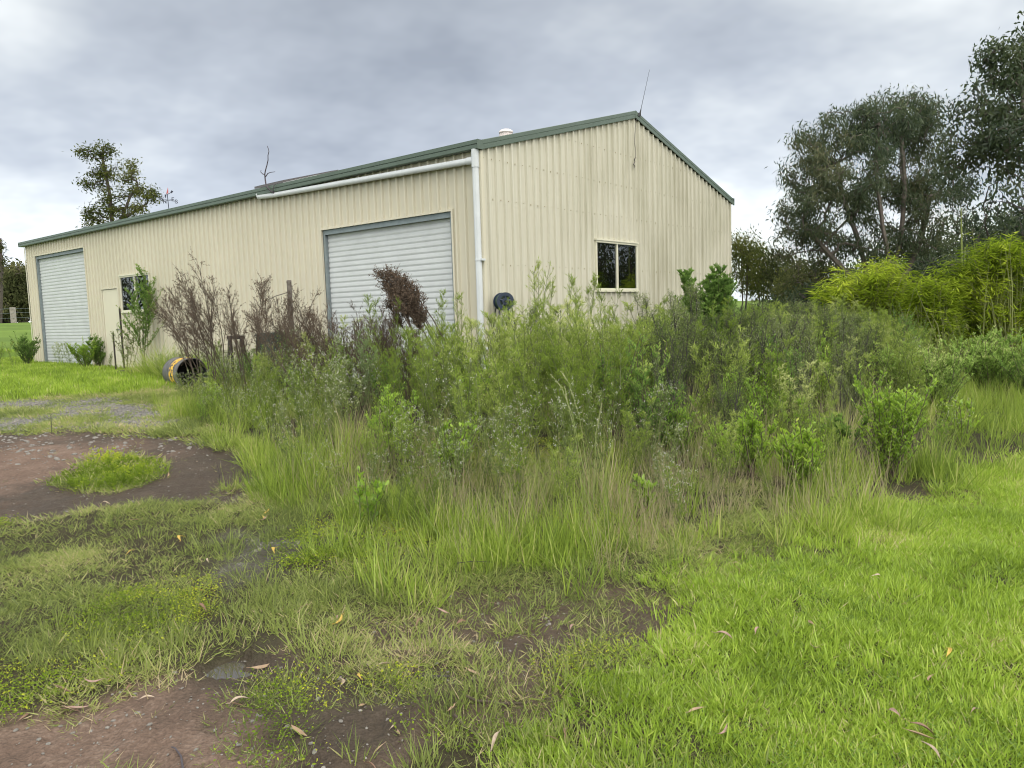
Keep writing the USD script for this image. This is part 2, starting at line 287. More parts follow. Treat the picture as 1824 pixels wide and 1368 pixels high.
GP = np.column_stack([GX.ravel(), GY.ravel()]); GM = masks(GP); GZ = ground_z(GP[:, 0], GP[:, 1])
nb = meshkit.fbm(np.column_stack([GP * 5.0, 0 * GP[:, 0]]), 4, 2) - 0.5; nc = meshkit.fbm(np.column_stack([GP * 22.0, 0 * GP[:, 0]]), 3, 3) - 0.5
fine = sstep(-np.hypot(*GP.T), -20, -8)
GZ = GZ + fine * (nb * 0.035 + nc * 0.022 * (0.5 + GM[:, 0])) - 0.03 * GM[:, 0] * fine - 0.05 * sstep(sdist(PUDDLE, GP), -0.12, 0.06) * (np.hypot(*GP.T) < 10)
nr_, na_ = rr.shape
i0 = (np.arange(nr_ - 1)[:, None] * na_ + np.arange(na_)[None]); i1 = (np.arange(nr_ - 1)[:, None] * na_ + (np.arange(na_)[None] + 1) % na_)
quads = np.stack([i0, i0 + na_, i1 + na_, i1], -1).reshape(-1, 4)[:, ::-1]
GV = np.column_stack([GP, GZ]); centre_id = len(GV); GV = np.vstack([GV, [0, 0, GZ[:na_].mean()]]); GM = np.vstack([GM, GM[0]])
GT = np.vstack([quads[:, [0, 1, 2]], quads[:, [0, 2, 3]], np.column_stack([np.full(na_, centre_id), (np.arange(na_) + 1) % na_, np.arange(na_)])])
e = GV[GT]; flip = np.cross(e[:, 1] - e[:, 0], e[:, 2] - e[:, 0])[:, 2] < 0; GT[flip] = GT[flip][:, ::-1]
GROUND_TREE = cKDTree(GP)
def gz(x, y): return GZ[GROUND_TREE.query(np.column_stack([np.atleast_1d(x), np.atleast_1d(y)]))[1]]

groundm = usdkit.material(stage, LOOK + 'ground', {
    'g': ('geometry', {}), 'dirt': ('attribute', {'attribute': 'dirt'}), 'grav': ('attribute', {'attribute': 'gravel'}), 'wet': ('attribute', {'attribute': 'wet'}), 'thick': ('attribute', {'attribute': 'litter'}),
    'n1': ('noise_texture', {'scale': 3.0, 'detail': 6.0, 'roughness': 0.65}), 'n2': ('noise_texture', {'scale': 45.0, 'detail': 4.0, 'roughness': 0.6}), 'vo': ('voronoi_texture', {'scale': 70.0}), 'n3': ('noise_texture', {'scale': 0.35, 'detail': 4.0}),
    'soil': ('rgb_ramp', {'ramp': [(0.25, (0.022, 0.018, 0.011)), (0.5, (0.042, 0.036, 0.020)), (0.75, (0.075, 0.066, 0.034))]}),
    'far': ('rgb_ramp', {'ramp': [(0.3, (0.10, 0.16, 0.030)), (0.7, (0.15, 0.23, 0.040))]}),
    'red': ('rgb_ramp', {'ramp': [(0.25, (0.085, 0.060, 0.046)), (0.5, (0.155, 0.106, 0.080)), (0.75, (0.29, 0.215, 0.17))]}),
    'mud': ('rgb_ramp', {'ramp': [(0.25, (0.026, 0.020, 0.014)), (0.55, (0.054, 0.041, 0.029)), (0.8, (0.10, 0.078, 0.057))]}),
    'stone': ('rgb_ramp', {'ramp': [(0.0, (0.075, 0.075, 0.07)), (0.5, (0.15, 0.15, 0.14)), (1.0, (0.25, 0.245, 0.23))]}),
    'nm': ('mix_float', {'fac': 0.5}),
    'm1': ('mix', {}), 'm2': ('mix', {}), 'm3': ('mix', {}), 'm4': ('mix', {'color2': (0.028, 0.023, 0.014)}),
    'pos': ('vector_math', {'math_type': 'length'}), 'fd': ('map_range', {'range_type': 'smoothstep', 'from_min': 12.0, 'from_max': 34.0, 'clamp': True}), 'm0': ('mix', {}),
    'ro': ('map_range', {'to_min': 0.95, 'to_max': 0.55}), 'b': ('bump', {'strength': 1.0, 'distance': 0.02}), 'bm': ('mix_float', {'fac': 0.5}),
    'p': ('principled_bsdf', {'specular_ior_level': 0.22}),
}, [('g.position', 'n1.vector'), ('g.position', 'n2.vector'), ('g.position', 'vo.vector'), ('g.position', 'n3.vector'), ('g.position', 'pos.vector1'), ('n1.fac', 'nm.a'), ('n2.fac', 'nm.b'),
    ('nm.result', 'soil.fac'), ('nm.result', 'red.fac'), ('nm.result', 'mud.fac'), ('n3.fac', 'far.fac'), ('vo.color', 'stone.fac'),
    ('pos.value', 'fd.value'), ('fd.result', 'm0.fac'), ('soil.color', 'm0.color1'), ('far.color', 'm0.color2'),
    ('red.color', 'm1.color1'), ('mud.color', 'm1.color2'), ('wet.fac', 'm1.fac'), ('m0.color', 'm2.color1'), ('m1.color', 'm2.color2'), ('dirt.fac', 'm2.fac'),
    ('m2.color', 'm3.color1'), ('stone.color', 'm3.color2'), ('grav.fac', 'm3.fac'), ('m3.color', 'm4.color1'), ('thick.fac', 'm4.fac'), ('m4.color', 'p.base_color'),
    ('wet.fac', 'ro.value'), ('ro.result', 'p.roughness'), ('n2.fac', 'bm.a'), ('vo.distance', 'bm.b'), ('bm.result', 'b.height'), ('b.normal', 'p.normal')], surface='p.BSDF')
fm = GM[GT].mean(1); cen = GV[GT].mean(1); zone = np.zeros(len(GT), int)
zone[(fm[:, 0] > 0.5) & (cen[:, 1] > 5)] = 1; zone[(fm[:, 0] > 0.5) & (cen[:, 1] <= 5)] = 2; zone[(fm[:, 1] > 0.42) & (zone == 0)] = 3
gn = np.zeros_like(GV); fnrm = np.cross(GV[GT[:, 1]] - GV[GT[:, 0]], GV[GT[:, 2]] - GV[GT[:, 0]])
for k in range(3): np.add.at(gn, GT[:, k], fnrm)
gn = nrm(gn)
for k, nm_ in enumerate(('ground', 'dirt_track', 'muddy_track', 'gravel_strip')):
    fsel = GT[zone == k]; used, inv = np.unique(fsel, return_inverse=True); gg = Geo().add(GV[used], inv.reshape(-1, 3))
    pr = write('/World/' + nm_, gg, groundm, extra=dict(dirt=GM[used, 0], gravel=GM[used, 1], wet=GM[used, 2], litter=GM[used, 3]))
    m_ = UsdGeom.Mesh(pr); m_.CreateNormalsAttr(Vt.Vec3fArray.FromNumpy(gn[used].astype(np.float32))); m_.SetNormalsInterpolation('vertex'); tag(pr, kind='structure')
water = usdkit.material(stage, LOOK + 'puddle_water', {'p': ('principled_bsdf', {'base_color': (0.025, 0.021, 0.018), 'roughness': 0.03, 'specular_ior_level': 0.8, 'coat_weight': 0.6})}, [], surface='p.BSDF')
pz = float(np.percentile(gz(*(PUDDLE.mean(0) + (PUDDLE - PUDDLE.mean(0)) * 1.0).T), 28)) - .004
pc = PUDDLE.mean(0); prim_ = np.vstack([pc + (PUDDLE - pc) * 1.25]); g = Geo().add(np.vstack([np.column_stack([prim_, np.full(len(prim_), pz)]), [[*pc, pz]]]), [[i, (i + 1) % len(prim_), len(prim_)] for i in range(len(prim_))])
tag(write('/World/puddle', g, water), kind='structure')
# ------------------------------------------------------------------ the shed
def cladding(name, dirty):
    """Cream painted steel; the weather side has chalky bands and grey green streaks running down the ribs."""
    nodes = {'tc': ('texture_coordinate', {}), 'g': ('geometry', {}), 'mp': ('mapping', {'scale': (14.0, 14.0, 0.35)}), 'ns': ('noise_texture', {'scale': 1.0, 'detail': 6.0, 'roughness': 0.7}),
             'mp2': ('mapping', {'scale': (60.0, 60.0, 0.8)}), 'ns2': ('noise_texture', {'scale': 1.0, 'detail': 3.0}), 'big': ('noise_texture', {'scale': 0.45, 'detail': 3.0}),
             'mul': ('math', {'math_type': 'multiply'}), 'mul2': ('math', {'math_type': 'multiply', 'value2': 1.0}),
             'st': ('map_range', {'from_min': 0.20 if dirty else 0.36, 'from_max': 0.38 if dirty else 0.5, 'to_min': 0.0, 'to_max': 0.62 if dirty else 0.05, 'clamp': True}),
             'base': ('rgb_ramp', {'ramp': [(0.3, (0.51, 0.48, 0.375)), (0.7, (0.565, 0.53, 0.42))] if not dirty else [(0.3, (0.475, 0.455, 0.365)), (0.7, (0.555, 0.535, 0.44))]}),
             'mx': ('mix', {'color2': (0.26, 0.245, 0.16)}), 'mx2': ('mix', {'color2': (0.64, 0.62, 0.54)}), 'ch': ('map_range', {'from_min': 0.52, 'from_max': 0.72, 'to_min': 0.0, 'to_max': 0.55 if dirty else 0.03, 'clamp': True}),
             'p': ('principled_bsdf', {'roughness': 0.5, 'specular_ior_level': 0.35})}
    links = [('tc.object', 'mp.vector'), ('mp.vector', 'ns.vector'), ('tc.object', 'mp2.vector'), ('mp2.vector', 'ns2.vector'), ('g.position', 'big.vector'), ('ns.fac', 'mul.value1'), ('big.fac', 'mul.value2'),
             ('mul.value', 'mul2.value1'), ('mul2.value', 'st.value'), ('big.fac', 'base.fac'), ('base.color', 'mx2.color1'), ('ns2.fac', 'ch.value'), ('ch.result', 'mx2.fac'),
             ('mx2.color', 'mx.color1'), ('st.result', 'mx.fac'), ('mx.color', 'p.base_color')]
    return usdkit.material(stage, LOOK + name, nodes, links, surface='p.BSDF')
CREAM, WEATHERED = cladding('cream_steel', False), cladding('weathered_cream_steel', True)
GREEN = plain('green_trim', (0.075, 0.105, 0.08), 0.42, noise=0.18, scale=3.0)
LINER = plain('dark_liner', (0.05, 0.048, 0.045), 0.9)
ZINC = plain('zinc_channel', (0.22, 0.26, 0.27), 0.45, 0.4, noise=0.2, scale=12)
CURTAIN = plain('roller_curtain', (0.53, 0.555, 0.555), 0.42, 0.0, noise=0.10, scale=2.5)
PVC = plain('white_pipe', (0.55, 0.58, 0.59), 0.35, noise=0.10, scale=4)
DOORM = plain('door_cream', (0.58, 0.55, 0.43), 0.45, noise=0.06, scale=2)
ALU = plain('cream_window_frame', (0.62, 0.60, 0.47), 0.4, noise=0.1, scale=10)
DARK = plain('dark_gap', (0.02, 0.02, 0.02), 0.8)
GLASS = usdkit.material(stage, LOOK + 'window_glass', {'f': ('fresnel', {'IOR': 2.1}), 't': ('transparent_bsdf', {'color': (0.55, 0.6, 0.58)}), 'g': ('glossy_bsdf', {'color': (0.95, 0.97, 1.0), 'roughness': 0.015}), 'm': ('mix_closure', {})},
                        [('f.fac', 'm.fac'), ('t.BSDF', 'm.closure1'), ('g.BSDF', 'm.closure2')], surface='m.closure')
shed = thing('steel_shed', 'long cream corrugated steel shed with green gutters behind the weed thicket', 'shed', SHED0, PSI)
PITCH_ = 0.19
def roofline(g): return WALL_H + (APEX - WALL_H) * (1 - np.abs(g - GW / 2) / (GW / 2))
PROFILE = [(0.0, 0.0), (0.120, 0.0), (0.132, 0.038), (0.162, 0.038), (0.174, 0.0), (0.19, 0.0)]
def sheet(a0, a1, openings, top, put, band=None):
    """One ribbed sheet between a0 and a1 along the wall, open where a door or window is."""
    xs = set([a0, a1]); k0 = int(math.floor(a0 / PITCH_)); k1 = int(math.ceil(a1 / PITCH_))
    for k in range(k0, k1 + 1):
        for p, h in PROFILE:
            x = k * PITCH_ + p
            if a0 < x < a1: xs.add(round(x, 5))
    for o in openings:
        for x in o[:2]:
            if a0 < x < a1: xs.add(x)
    if a0 < GW / 2 < a1 and top is roofline: xs.add(GW / 2)
    xs = sorted(xs); h = lambda x: np.interp((x / PITCH_ % 1) * PITCH_, [p[0] for p in PROFILE], [p[1] for p in PROFILE]); g = Geo()
    for xa, xb in zip(xs, xs[1:]):
        if xb - xa < 1e-4: continue
        mid = (xa + xb) / 2; cuts = sorted([(o[2], o[3]) for o in openings if o[0] < mid < o[1]]); z = -0.05; spans = []
        for lo, hi in cuts:
            if lo > z: spans.append((z, lo))
            z = hi
        spans.append((z, None))
        if band is not None: spans = [spans[0]] if band == 0 else spans[1:]
        for lo, hi in spans:
            za, zb = (top(xa), top(xb)) if hi is None else (hi, hi)
            g.add([put(xa, h(xa), lo), put(xb, h(xb), lo), put(xb, h(xb), zb), put(xa, h(xa), za)], [[0, 1, 2, 3]])
    return g
side_put = lambda x, h, z: (-h, x, z)
gable_put = lambda x, h, z: (x, -h, z)
D1 = (14.40, 17.95, -0.1, 3.256); D2 = (0.635, 3.94, -0.1, 2.763); PD = (12.565, 13.50, -0.1, 2.083); W1 = (10.765, 12.36, 1.468, 2.362); W2 = (3.078, 4.568, 1.51, 2.42)
openS, openG = [D1, D2, PD, W1], [W2]
lw = Geo()
def liner(a0, a1, openings, top, put, off):                 # frame and sisalation seen as darkness behind the sheets
    g = Geo(); cs = sorted({a0, a1, *[x for o in openings for x in o[:2]], *([GW / 2] if top is roofline else [])})
    for xa, xb in zip(cs, cs[1:]):
        z = 0.0; m = (xa + xb) / 2
        for o in sorted([o for o in openings if o[0] < m < o[1]], key=lambda o: o[2]):
            if o[2] > z: g.add([put(xa, off, z), put(xb, off, z), put(xb, off, o[2]), put(xa, off, o[2])], [[0, 1, 2, 3]])
            z = o[3]
        g.add([put(xa, off, z), put(xb, off, z), put(xb, off, top(xb) - .02), put(xa, off, top(xa) - .02)], [[0, 1, 2, 3]])
    return g
sidewall = part(shed, 'side_wall', liner(0.07, SL - 0.05, openS, lambda x: WALL_H, side_put, -0.06), LINER)
gablewall = part(shed, 'gable_wall', liner(0.07, GW - 0.07, openG, roofline, gable_put, -0.06), LINER)
for k in range(25):
    a0, a1 = max(0.03, k * 0.76), min(SL, (k + 1) * 0.76)
    if a1 - a0 > 0.05:
        for band in ((0, 1) if any(o[0] <= a0 and o[1] >= a1 and o[2] > 0 for o in openS) else (None,)): part(sidewall, 'wall_sheet', sheet(a0, a1, openS, lambda x: WALL_H, side_put, band), CREAM)
for k in range(12):
    a0, a1 = max(0.03, k * 0.76), min(GW - 0.02, (k + 1) * 0.76)
    for band in ((0, 1) if any(o[0] <= a0 and o[1] >= a1 for o in openG) else (None,)): part(gablewall, 'wall_sheet', sheet(a0, a1, openG, roofline, gable_put, band), WEATHERED)
g = Geo().box((0, SL - .004, 0), (GW, SL, WALL_H)); part(shed, 'back_wall', g, CREAM)
g = Geo().box((GW - .006, 0.02, 0), (GW, SL - .006, WALL_H)); part(shed, 'far_side_wall', g, CREAM)
g = Geo().add([(0.1, SL - .01, WALL_H), (GW - .1, SL - .01, WALL_H), (GW / 2, SL - .01, APEX)], [[0, 1, 2]]); part(shed, 'back_gable', g, CREAM)
g = Geo().box((0.05, 0.05, -0.1), (GW - .05, SL - .05, 0.0)); part(shed, 'floor_slab', g, plain('concrete', (0.28, 0.27, 0.25), 0.85, noise=.3))
g = Geo(); g.box((-0.030, -0.030, -0.05), (0.03, -0.026, WALL_H - .02)); g.box((-0.030, -0.026, -0.05), (-0.026, 0.04, WALL_H - .02)); part(shed, 'corner_flashing', g, CREAM)
g = Geo(); g.box((GW - .04, -0.03, -0.05), (GW + .012, -0.026, WALL_H - .02)); g.box((GW + .008, -0.026, -0.05), (GW + .012, 0.05, WALL_H - .02)); part(shed, 'corner_flashing', g, CREAM)
g = Geo(); g.box((-0.030, SL - .04, -0.05), (-0.026, SL + .02, WALL_H - .02)); part(shed, 'corner_flashing', g, CREAM)
scr = Geo(); rs = np.random.default_rng(3)                  # screw rows along the girts
for zrow in (0.75, 1.9, 2.9, 3.5, 4.1):
    for k in range(48):
        x = k * PITCH_ + 0.06
        if zrow < roofline(x) - .1 and not (W2[0] - .05 < x < W2[1] + .05 and W2[2] - .05 < zrow < W2[3] + .05): scr.box((x - .007, -.008, zrow - .007 + rs.normal(0, .012)), (x + .007, -.001, zrow + .007))
part(gablewall, 'wall_screws', scr, plain('screw_heads', (0.32, 0.29, 0.2), 0.6), kind='stuff')

# roof, ridge, gutters and barges
sl = math.atan2(APEX - WALL_H, GW / 2)
RZ0 = WALL_H + 0.125                                        # top of the roof steel above the eave line
for sgn in (0, 1):
    g = Geo(); prof = []
    for k in range(int(SL / 0.19) + 1):
        for p, h in ((0, 0), (.118, 0), (.134, .024), (.168, .024), (.184, 0)):
            if k * .19 + p < SL: prof.append((k * .19 + p, h))
    prof = np.array(prof); ga = -0.06 if sgn == 0 else GW + .06
    za = RZ0 - 0.05 - 0.06 * math.tan(sl); zb = za + abs(GW / 2 - ga) * math.tan(sl); n = len(prof)
    v = np.vstack([np.column_stack([np.full(n, ga), prof[:, 0], za + prof[:, 1]]), np.column_stack([np.full(n, GW / 2), prof[:, 0], zb + prof[:, 1]])])
    g.add(v, np.array([[i, i + 1, n + i + 1, n + i] for i in range(n - 1)])); part(shed, 'roof_slope', g, GREEN)
g = Geo(); zr = RZ0 - .05 + (GW / 2) * math.tan(sl) + .02
g.add([(GW / 2 - .2, -.03, zr - .2 * math.tan(sl)), (GW / 2, -.03, zr + .012), (GW / 2 + .2, -.03, zr - .2 * math.tan(sl)), (GW / 2 - .2, SL, zr - .2 * math.tan(sl)), (GW / 2, SL, zr + .012), (GW / 2 + .2, SL, zr - .2 * math.tan(sl))], [[0, 1, 4, 3], [1, 2, 5, 4]])
part(shed, 'ridge_cap', g, GREEN)
for sgn, s0, s1 in ((-1, -0.058, SL + 0.16), (1, -0.058, SL + 0.1)):   # a box gutter with a stepped face
    x = lambda d: -d if sgn < 0 else GW + d
    pr = [(0.004, 0.115), (0.004, 0.0), (0.118, 0.0), (0.128, 0.012), (0.128, 0.062), (0.120, 0.066), (0.120, 0.072), (0.130, 0.078), (0.130, 0.135), (0.118, 0.14), (0.115, 0.132), (0.114, 0.01), (0.02, 0.008)]
    g = Geo(); n = len(pr); v = np.vstack([[(x(d), s, WALL_H - .012 + z) for d, z in pr] for s in (s0, s1)])
    g.add(v, [[i, (i + 1) % n, n + (i + 1) % n, n + i] for i in range(n)])
    for s in (s0, s1):
        g.box((x(0.0), s - .001, WALL_H - .012), (x(0.131), s + .002, WALL_H + .127))
    part(shed, 'gutter', g, GREEN)
for sgn in (0, 1):                                          # barge caps up each half of the gable
    ga, gb = (-0.003, GW / 2) if sgn == 0 else (GW + 0.131, GW / 2)
    zl = lambda gg: WALL_H + (APEX - WALL_H) * (1 - abs(gg - GW / 2) / (GW / 2)) - .004
    g = Geo(); pr = [(-.036, 0.0), (-.056, 0.0), (-.058, .008), (-.058, .066), (-.053, .07), (-.053, .074), (-.059, .08), (-.059, .135), (-.05, .142), (.06, .142), (.06, .13), (-.036, .128)]
    n = len(pr); v = np.vstack([[(gg, s, zl(gg) + z) for s, z in pr] for gg in (ga, gb)]); g.add(v, [[i, (i + 1) % n, n + (i + 1) % n, n + i] for i in range(n)])
    g.add(v[:n], [[0, i, i + 1] for i in range(1, n - 1)]); part(shed, 'barge_cap', g, GREEN)
g = Geo().box((GW / 2 - .028, -.063, APEX - .004), (GW / 2 + .028, -.0595, APEX + .132)); part(shed, 'apex_joint', g, GREEN)

def roller(opening, slat_h, name):
    a0, a1, _, top = opening; d = part(shed, name, Geo().box((0.10, a0 + .02, 0), (0.105, a1 - .02, top + .1)), LINER)
    z = 0.02; k = 0
    while z < top + .02:
        g = Geo(); hs = np.array([0, .012, .03, .06, .082, .09]) * slat_h / .09; dp = np.array([0.0, .006, .013, .013, .006, 0.0]); n = len(hs)
        x0 = 0.085
        v = np.vstack([np.column_stack([x0 - dp, np.full(n, s), z + hs]) for s in (a0 + .025, a1 - .025)]); g.add(v, [[i, i + 1, n + i + 1, n + i] for i in range(n - 1)])
        part(d, 'slat', g, CURTAIN); z += slat_h
    for s, e in ((a0, a0 + .055), (a1 - .055, a1)): part(d, 'guide_channel', Geo().box((0.005, s, 0), (0.07, e, top), bevel=.004), ZINC)
    g = Geo(); g.box((-.030, a0 - .035, 0), (0.0, a0, top + .035)); g.box((-.030, a1, 0), (0.0, a1 + .035, top + .035)); g.box((-.030, a0, top), (0.0, a1, top + .035)); part(d, 'door_flashing', g, CREAM)
    part(d, 'bottom_rail', Geo().box((0.06, a0 + .03, 0.0), (0.09, a1 - .03, 0.05)), ZINC)
    g = Geo(); g.box((0.008, a0 + .055, top - .09), (0.02, a1 - .055, top)); part(d, 'lintel', g, ZINC)
    return d
roller(D2, 0.093, 'roller_door'); roller(D1, 0.093, 'roller_door')
pd = part(shed, 'access_door', Geo().box((-.012, PD[0] + .02, 0.02), (0.02, PD[1] - .02, PD[3] - .02), bevel=.004), DOORM)
g = Geo(); g.box((-.03, PD[0] - .03, 0), (.01, PD[0] + .008, PD[3] + .03)); g.box((-.03, PD[1] - .008, 0), (.01, PD[1] + .03, PD[3] + .03)); g.box((-.03, PD[0] + .008, PD[3] - .008), (.01, PD[1] - .008, PD[3] + .03)); part(pd, 'door_frame', g, CREAM)
g = Geo(); g.box((0.021, PD[0] - .02, 0), (0.03, PD[1] + .02, PD[3] + .02)); part(pd, 'door_gap', g, DARK)
g = Geo(); g.box((-.05, PD[0] + .06, 1.0), (-.012, PD[0] + .09, 1.03)); g.box((-.06, PD[0] + .06, 1.0), (-.045, PD[0] + .18, 1.025)); part(pd, 'handle', g, ZINC)
def window(op, put, name, curtain=False):
    a0, a1, z0, z1 = op; b = lambda g, x0, x1, d0, d1, za, zb: g.box(np.minimum(put(x0, d0, za), put(x1, d1, zb)), np.maximum(put(x0, d0, za), put(x1, d1, zb)))
    g = Geo(); b(g, a0, a1, -.03, .045, z1 - .035, z1); b(g, a0, a1, -.03, .045, z0, z0 + .04); b(g, a0, a0 + .03, -.03, .04, z0 + .04, z1 - .035); b(g, a1 - .03, a1, -.03, .04, z0 + .04, z1 - .035)
    w = part(shed, name, g, ALU); m = (a0 + a1) / 2
    g = Geo(); b(g, m - .018, m + .018, -.01, .035, z0 + .04, z1 - .035); part(w, 'mullion', g, ALU)
    g = Geo(); b(g, a0 - .02, a1 + .02, .0, .06, z0 - .03, z0 - .002); part(w, 'sill', g, ALU)
    g = Geo(); b(g, a0 - .02, a1 + .02, .0, .06, z1 + .002, z1 + .03); part(w, 'head_flashing', g, ALU)
    for x0, x1, dd in ((a0 + .03, m - .018, .004), (m + .018, a1 - .03, .014)):
        g = Geo(); b(g, x0, x1, dd, dd + .003, z0 + .04, z1 - .035); part(w, 'pane', g, GLASS)
    if curtain:
        g = Geo(); xs = np.linspace(m, a1 - .05, 40); dp = -.10 - .02 * np.sin(np.arange(40) * 1.3); v = np.vstack([[put(x, d, z0) for x, d in zip(xs, dp)], [put(x, d, z1 - .05) for x, d in zip(xs, dp)]])
        g.add(v, [[i, i + 1, 41 + i, 40 + i] for i in range(39)]); part(w, 'curtain', g, plain('lace_curtain', (0.42, 0.46, 0.46), 0.9, noise=.75, scale=26))
    return w
window(W1, side_put, 'window', True); window(W2, gable_put, 'window')
g = Geo(); b0 = loc(0, 0)
g.box((3.9, 0.5, 1.5), (4.3, 0.75, 1.66)); part(shed, 'indoor_box', g, plain('grey_box', (0.3, 0.32, 0.32), 0.6))
# rain water pipes
RP = -0.085
pl = on_side(462, 352, RP); pr_ = on_side(838, 286.5, RP)
tee = on_side(846.5, 290, RP)
g = Geo(); y = np.linspace(pl[1], pr_[1], 12); zz = pl[2] + (pr_[2] - pl[2]) * (y - pl[1]) / (pr_[1] - pl[1])
pts = [(RP + .0, pl[1] + .03, WALL_H + .0), (RP, pl[1] + .035, pl[2] + .07), (RP, pl[1] + .015, pl[2] + .015)] + [(RP, a, b) for a, b in zip(y[1:], zz[1:])]
tube(g, pts, 0.05, 14); rainpipe = part(shed, 'overflow_pipe', g, PVC, smooth=40)
g = Geo(); tube(g, [(RP, pl[1] + .0, pl[2] + .05), (RP, pl[1] + .0, pl[2]), (RP, pl[1] - .10, pl[2] - .0)], .056, 14); 
g = Geo(); tube(g, [(RP, pr_[1] + .05, pr_[2]), (RP, tee[1] + .03, pr_[2])], 0.058, 14); part(rainpipe, 'socket', g, PVC, smooth=40)
g = Geo(); tube(g, [(RP, tee[1], WALL_H - .005), (RP, tee[1], 2.0), (RP, tee[1], 0.0)], 0.05, 16); down = part(shed, 'downpipe', g, PVC, smooth=40)
g = Geo(); tube(g, [(RP, tee[1], WALL_H - .01), (RP, tee[1], pr_[2] - .11)], 0.057, 16); part(down, 'tee_joint', g, PVC, smooth=40)
for zb in (1.95, 0.6):
    g = Geo(); tube(g, [(RP, tee[1], zb), (RP, tee[1], zb + .03)], 0.056, 16); g.box((RP - .02, tee[1] - .09, zb), (RP + .06, tee[1] - .05, zb + .03)); part(down, 'pipe_clip', g, PVC)
# ------------------------------------------------------------------ small things on and beside the shed
BLACKP = plain('black_plastic', (0.018, 0.020, 0.022), 0.4)
NAVY = plain('blue_black_plastic', (0.015, 0.024, 0.045), 0.35)
HOSE = plain('dark_green_hose', (0.02, 0.045, 0.028), 0.5)
WOODG = plain('grey_timber', (0.16, 0.14, 0.12), 0.85, noise=.45, scale=25, bump=.5)
WOODD = plain('dark_timber', (0.045, 0.036, 0.032), 0.85, noise=.4, scale=25, bump=.5)
def to_world(l): return SHED0 + GD * l[0] + SD * l[1] + np.array([0, 0, l[2]])
def disc(g, c, ax, r0, r1, w, n=28):                        # a ring with a rectangular section
    ax = nrm(np.asarray(ax, float)); a = nrm(np.cross(ax, [0, 0, 1.0])); b = np.cross(ax, a); t = np.arange(n) * 2 * np.pi / n; rad = np.cos(t)[:, None] * a + np.sin(t)[:, None] * b
    V = np.vstack([c + rad * r + ax * o for r, o in ((r0, -w / 2), (r1, -w / 2), (r1, w / 2), (r0, w / 2))]); i = np.arange(n); j = (i + 1) % n; fa = []
    for k in range(4): fa.append(np.stack([k * n + i, k * n + j, ((k + 1) % 4) * n + j, ((k + 1) % 4) * n + i], 1))
    return g.add(V, np.vstack(fa))
# hose reel on a stand against the gable
hr = on_gable(897, 537, -0.22); hz = float(ground_z(*to_world((hr[0], hr[1], 0))[:2])); c0 = to_world((hr[0], hr[1], 0)); c0[2] = hz; hh = hr[2] - hz
ax = nrm(-SD - 0.62 * GD); ax[2] = 0; up = np.array([0, 0, 1.0]); sidev = nrm(np.cross(up, ax)); ctr = np.array([0, 0, hh])
hreel = thing('hose_reel', 'dark blue-black hose reel on splayed legs beside the downpipe', 'hose reel', c0)
for o, nme in ((0.09, 'front_flange'), (-0.09, 'rear_flange')):
    g = Geo(); disc(g, ctr + ax * o, ax, 0.088, 0.138, .014); disc(g, ctr + ax * o, ax, 0.02, 0.05, .014)
    for k in range(5):
        a = k * 2 * math.pi / 5 + .3; d = math.cos(a) * sidev + math.sin(a) * up; tube(g, [ctr + ax * o + d * .04, ctr + ax * o + d * .095], .012, 6)
    part(hreel, 'flange', g, NAVY)
g = Geo(); disc(g, ctr, ax, 0.0, 0.06, .17); part(hreel, 'hub', g, BLACKP)
g = Geo()
for k in range(5):
    for r in (.070, .088, .105):
        t = np.linspace(0, 2 * np.pi, 25); o = -.062 + k * .031; tube(g, ctr + ax * o + r * (np.cos(t)[:, None] * sidev + np.sin(t)[:, None] * up), .0125, 6)
part(hreel, 'hose', g, HOSE)
for sx in (-1, 1):
    for sy in (-1, 1):
        g = Geo(); tube(g, [ctr + sidev * sx * .1 + ax * sy * .1 - up * .1, ctr * 0 + sidev * sx * .27 + ax * sy * .16 - up * .02], .011, 8); part(hreel, 'leg', g, BLACKP)
g = Geo(); tube(g, [ctr + ax * .1, ctr + ax * .16, ctr + ax * .16 + sidev * .09, ctr + ax * .21 + sidev * .09], .009, 7); part(hreel, 'crank', g, BLACKP)
# whip aerial and its cable at the apex
A0 = loc(GW / 2 + .12, -.075, APEX + .08); tipd = at_depth(1157, 124, A0[1] + .0)
aer = thing('whip_aerial', 'thin black whip aerial leaning from the gable apex', 'aerial', A0); tipv = tipd - A0
g = Geo(); tube(g, [tipv * .12, tipv * .5, tipv], [.006, .0045, .003], 6); part(aer, 'whip', g, BLACKP)
g = Geo(); tube(g, [tipv * .0, tipv * .06, tipv * .13], [.018, .014, .008], 8); g.box((-.05, -.02, -.03), (.02, .02, .03)); part(aer, 'mount', g, BLACKP)
g = Geo(); cab = [on_gable(u, v, -.045) for u, v in ((1136, 204), (1133, 213), (1132, 228), (1131, 240), (1130.5, 255), (1132.5, 270), (1132, 280), (1130, 284), (1131, 288), (1128.5, 293), (1131, 296), (1129.5, 299))]
tube(g, [to_world(c) - A0 for c in cab], [.005] * 7 + [.012, .008, .013, .009, .006], 6); part(aer, 'hanging_cable', g, plain('old_cable', (.10, .09, .085), .7))
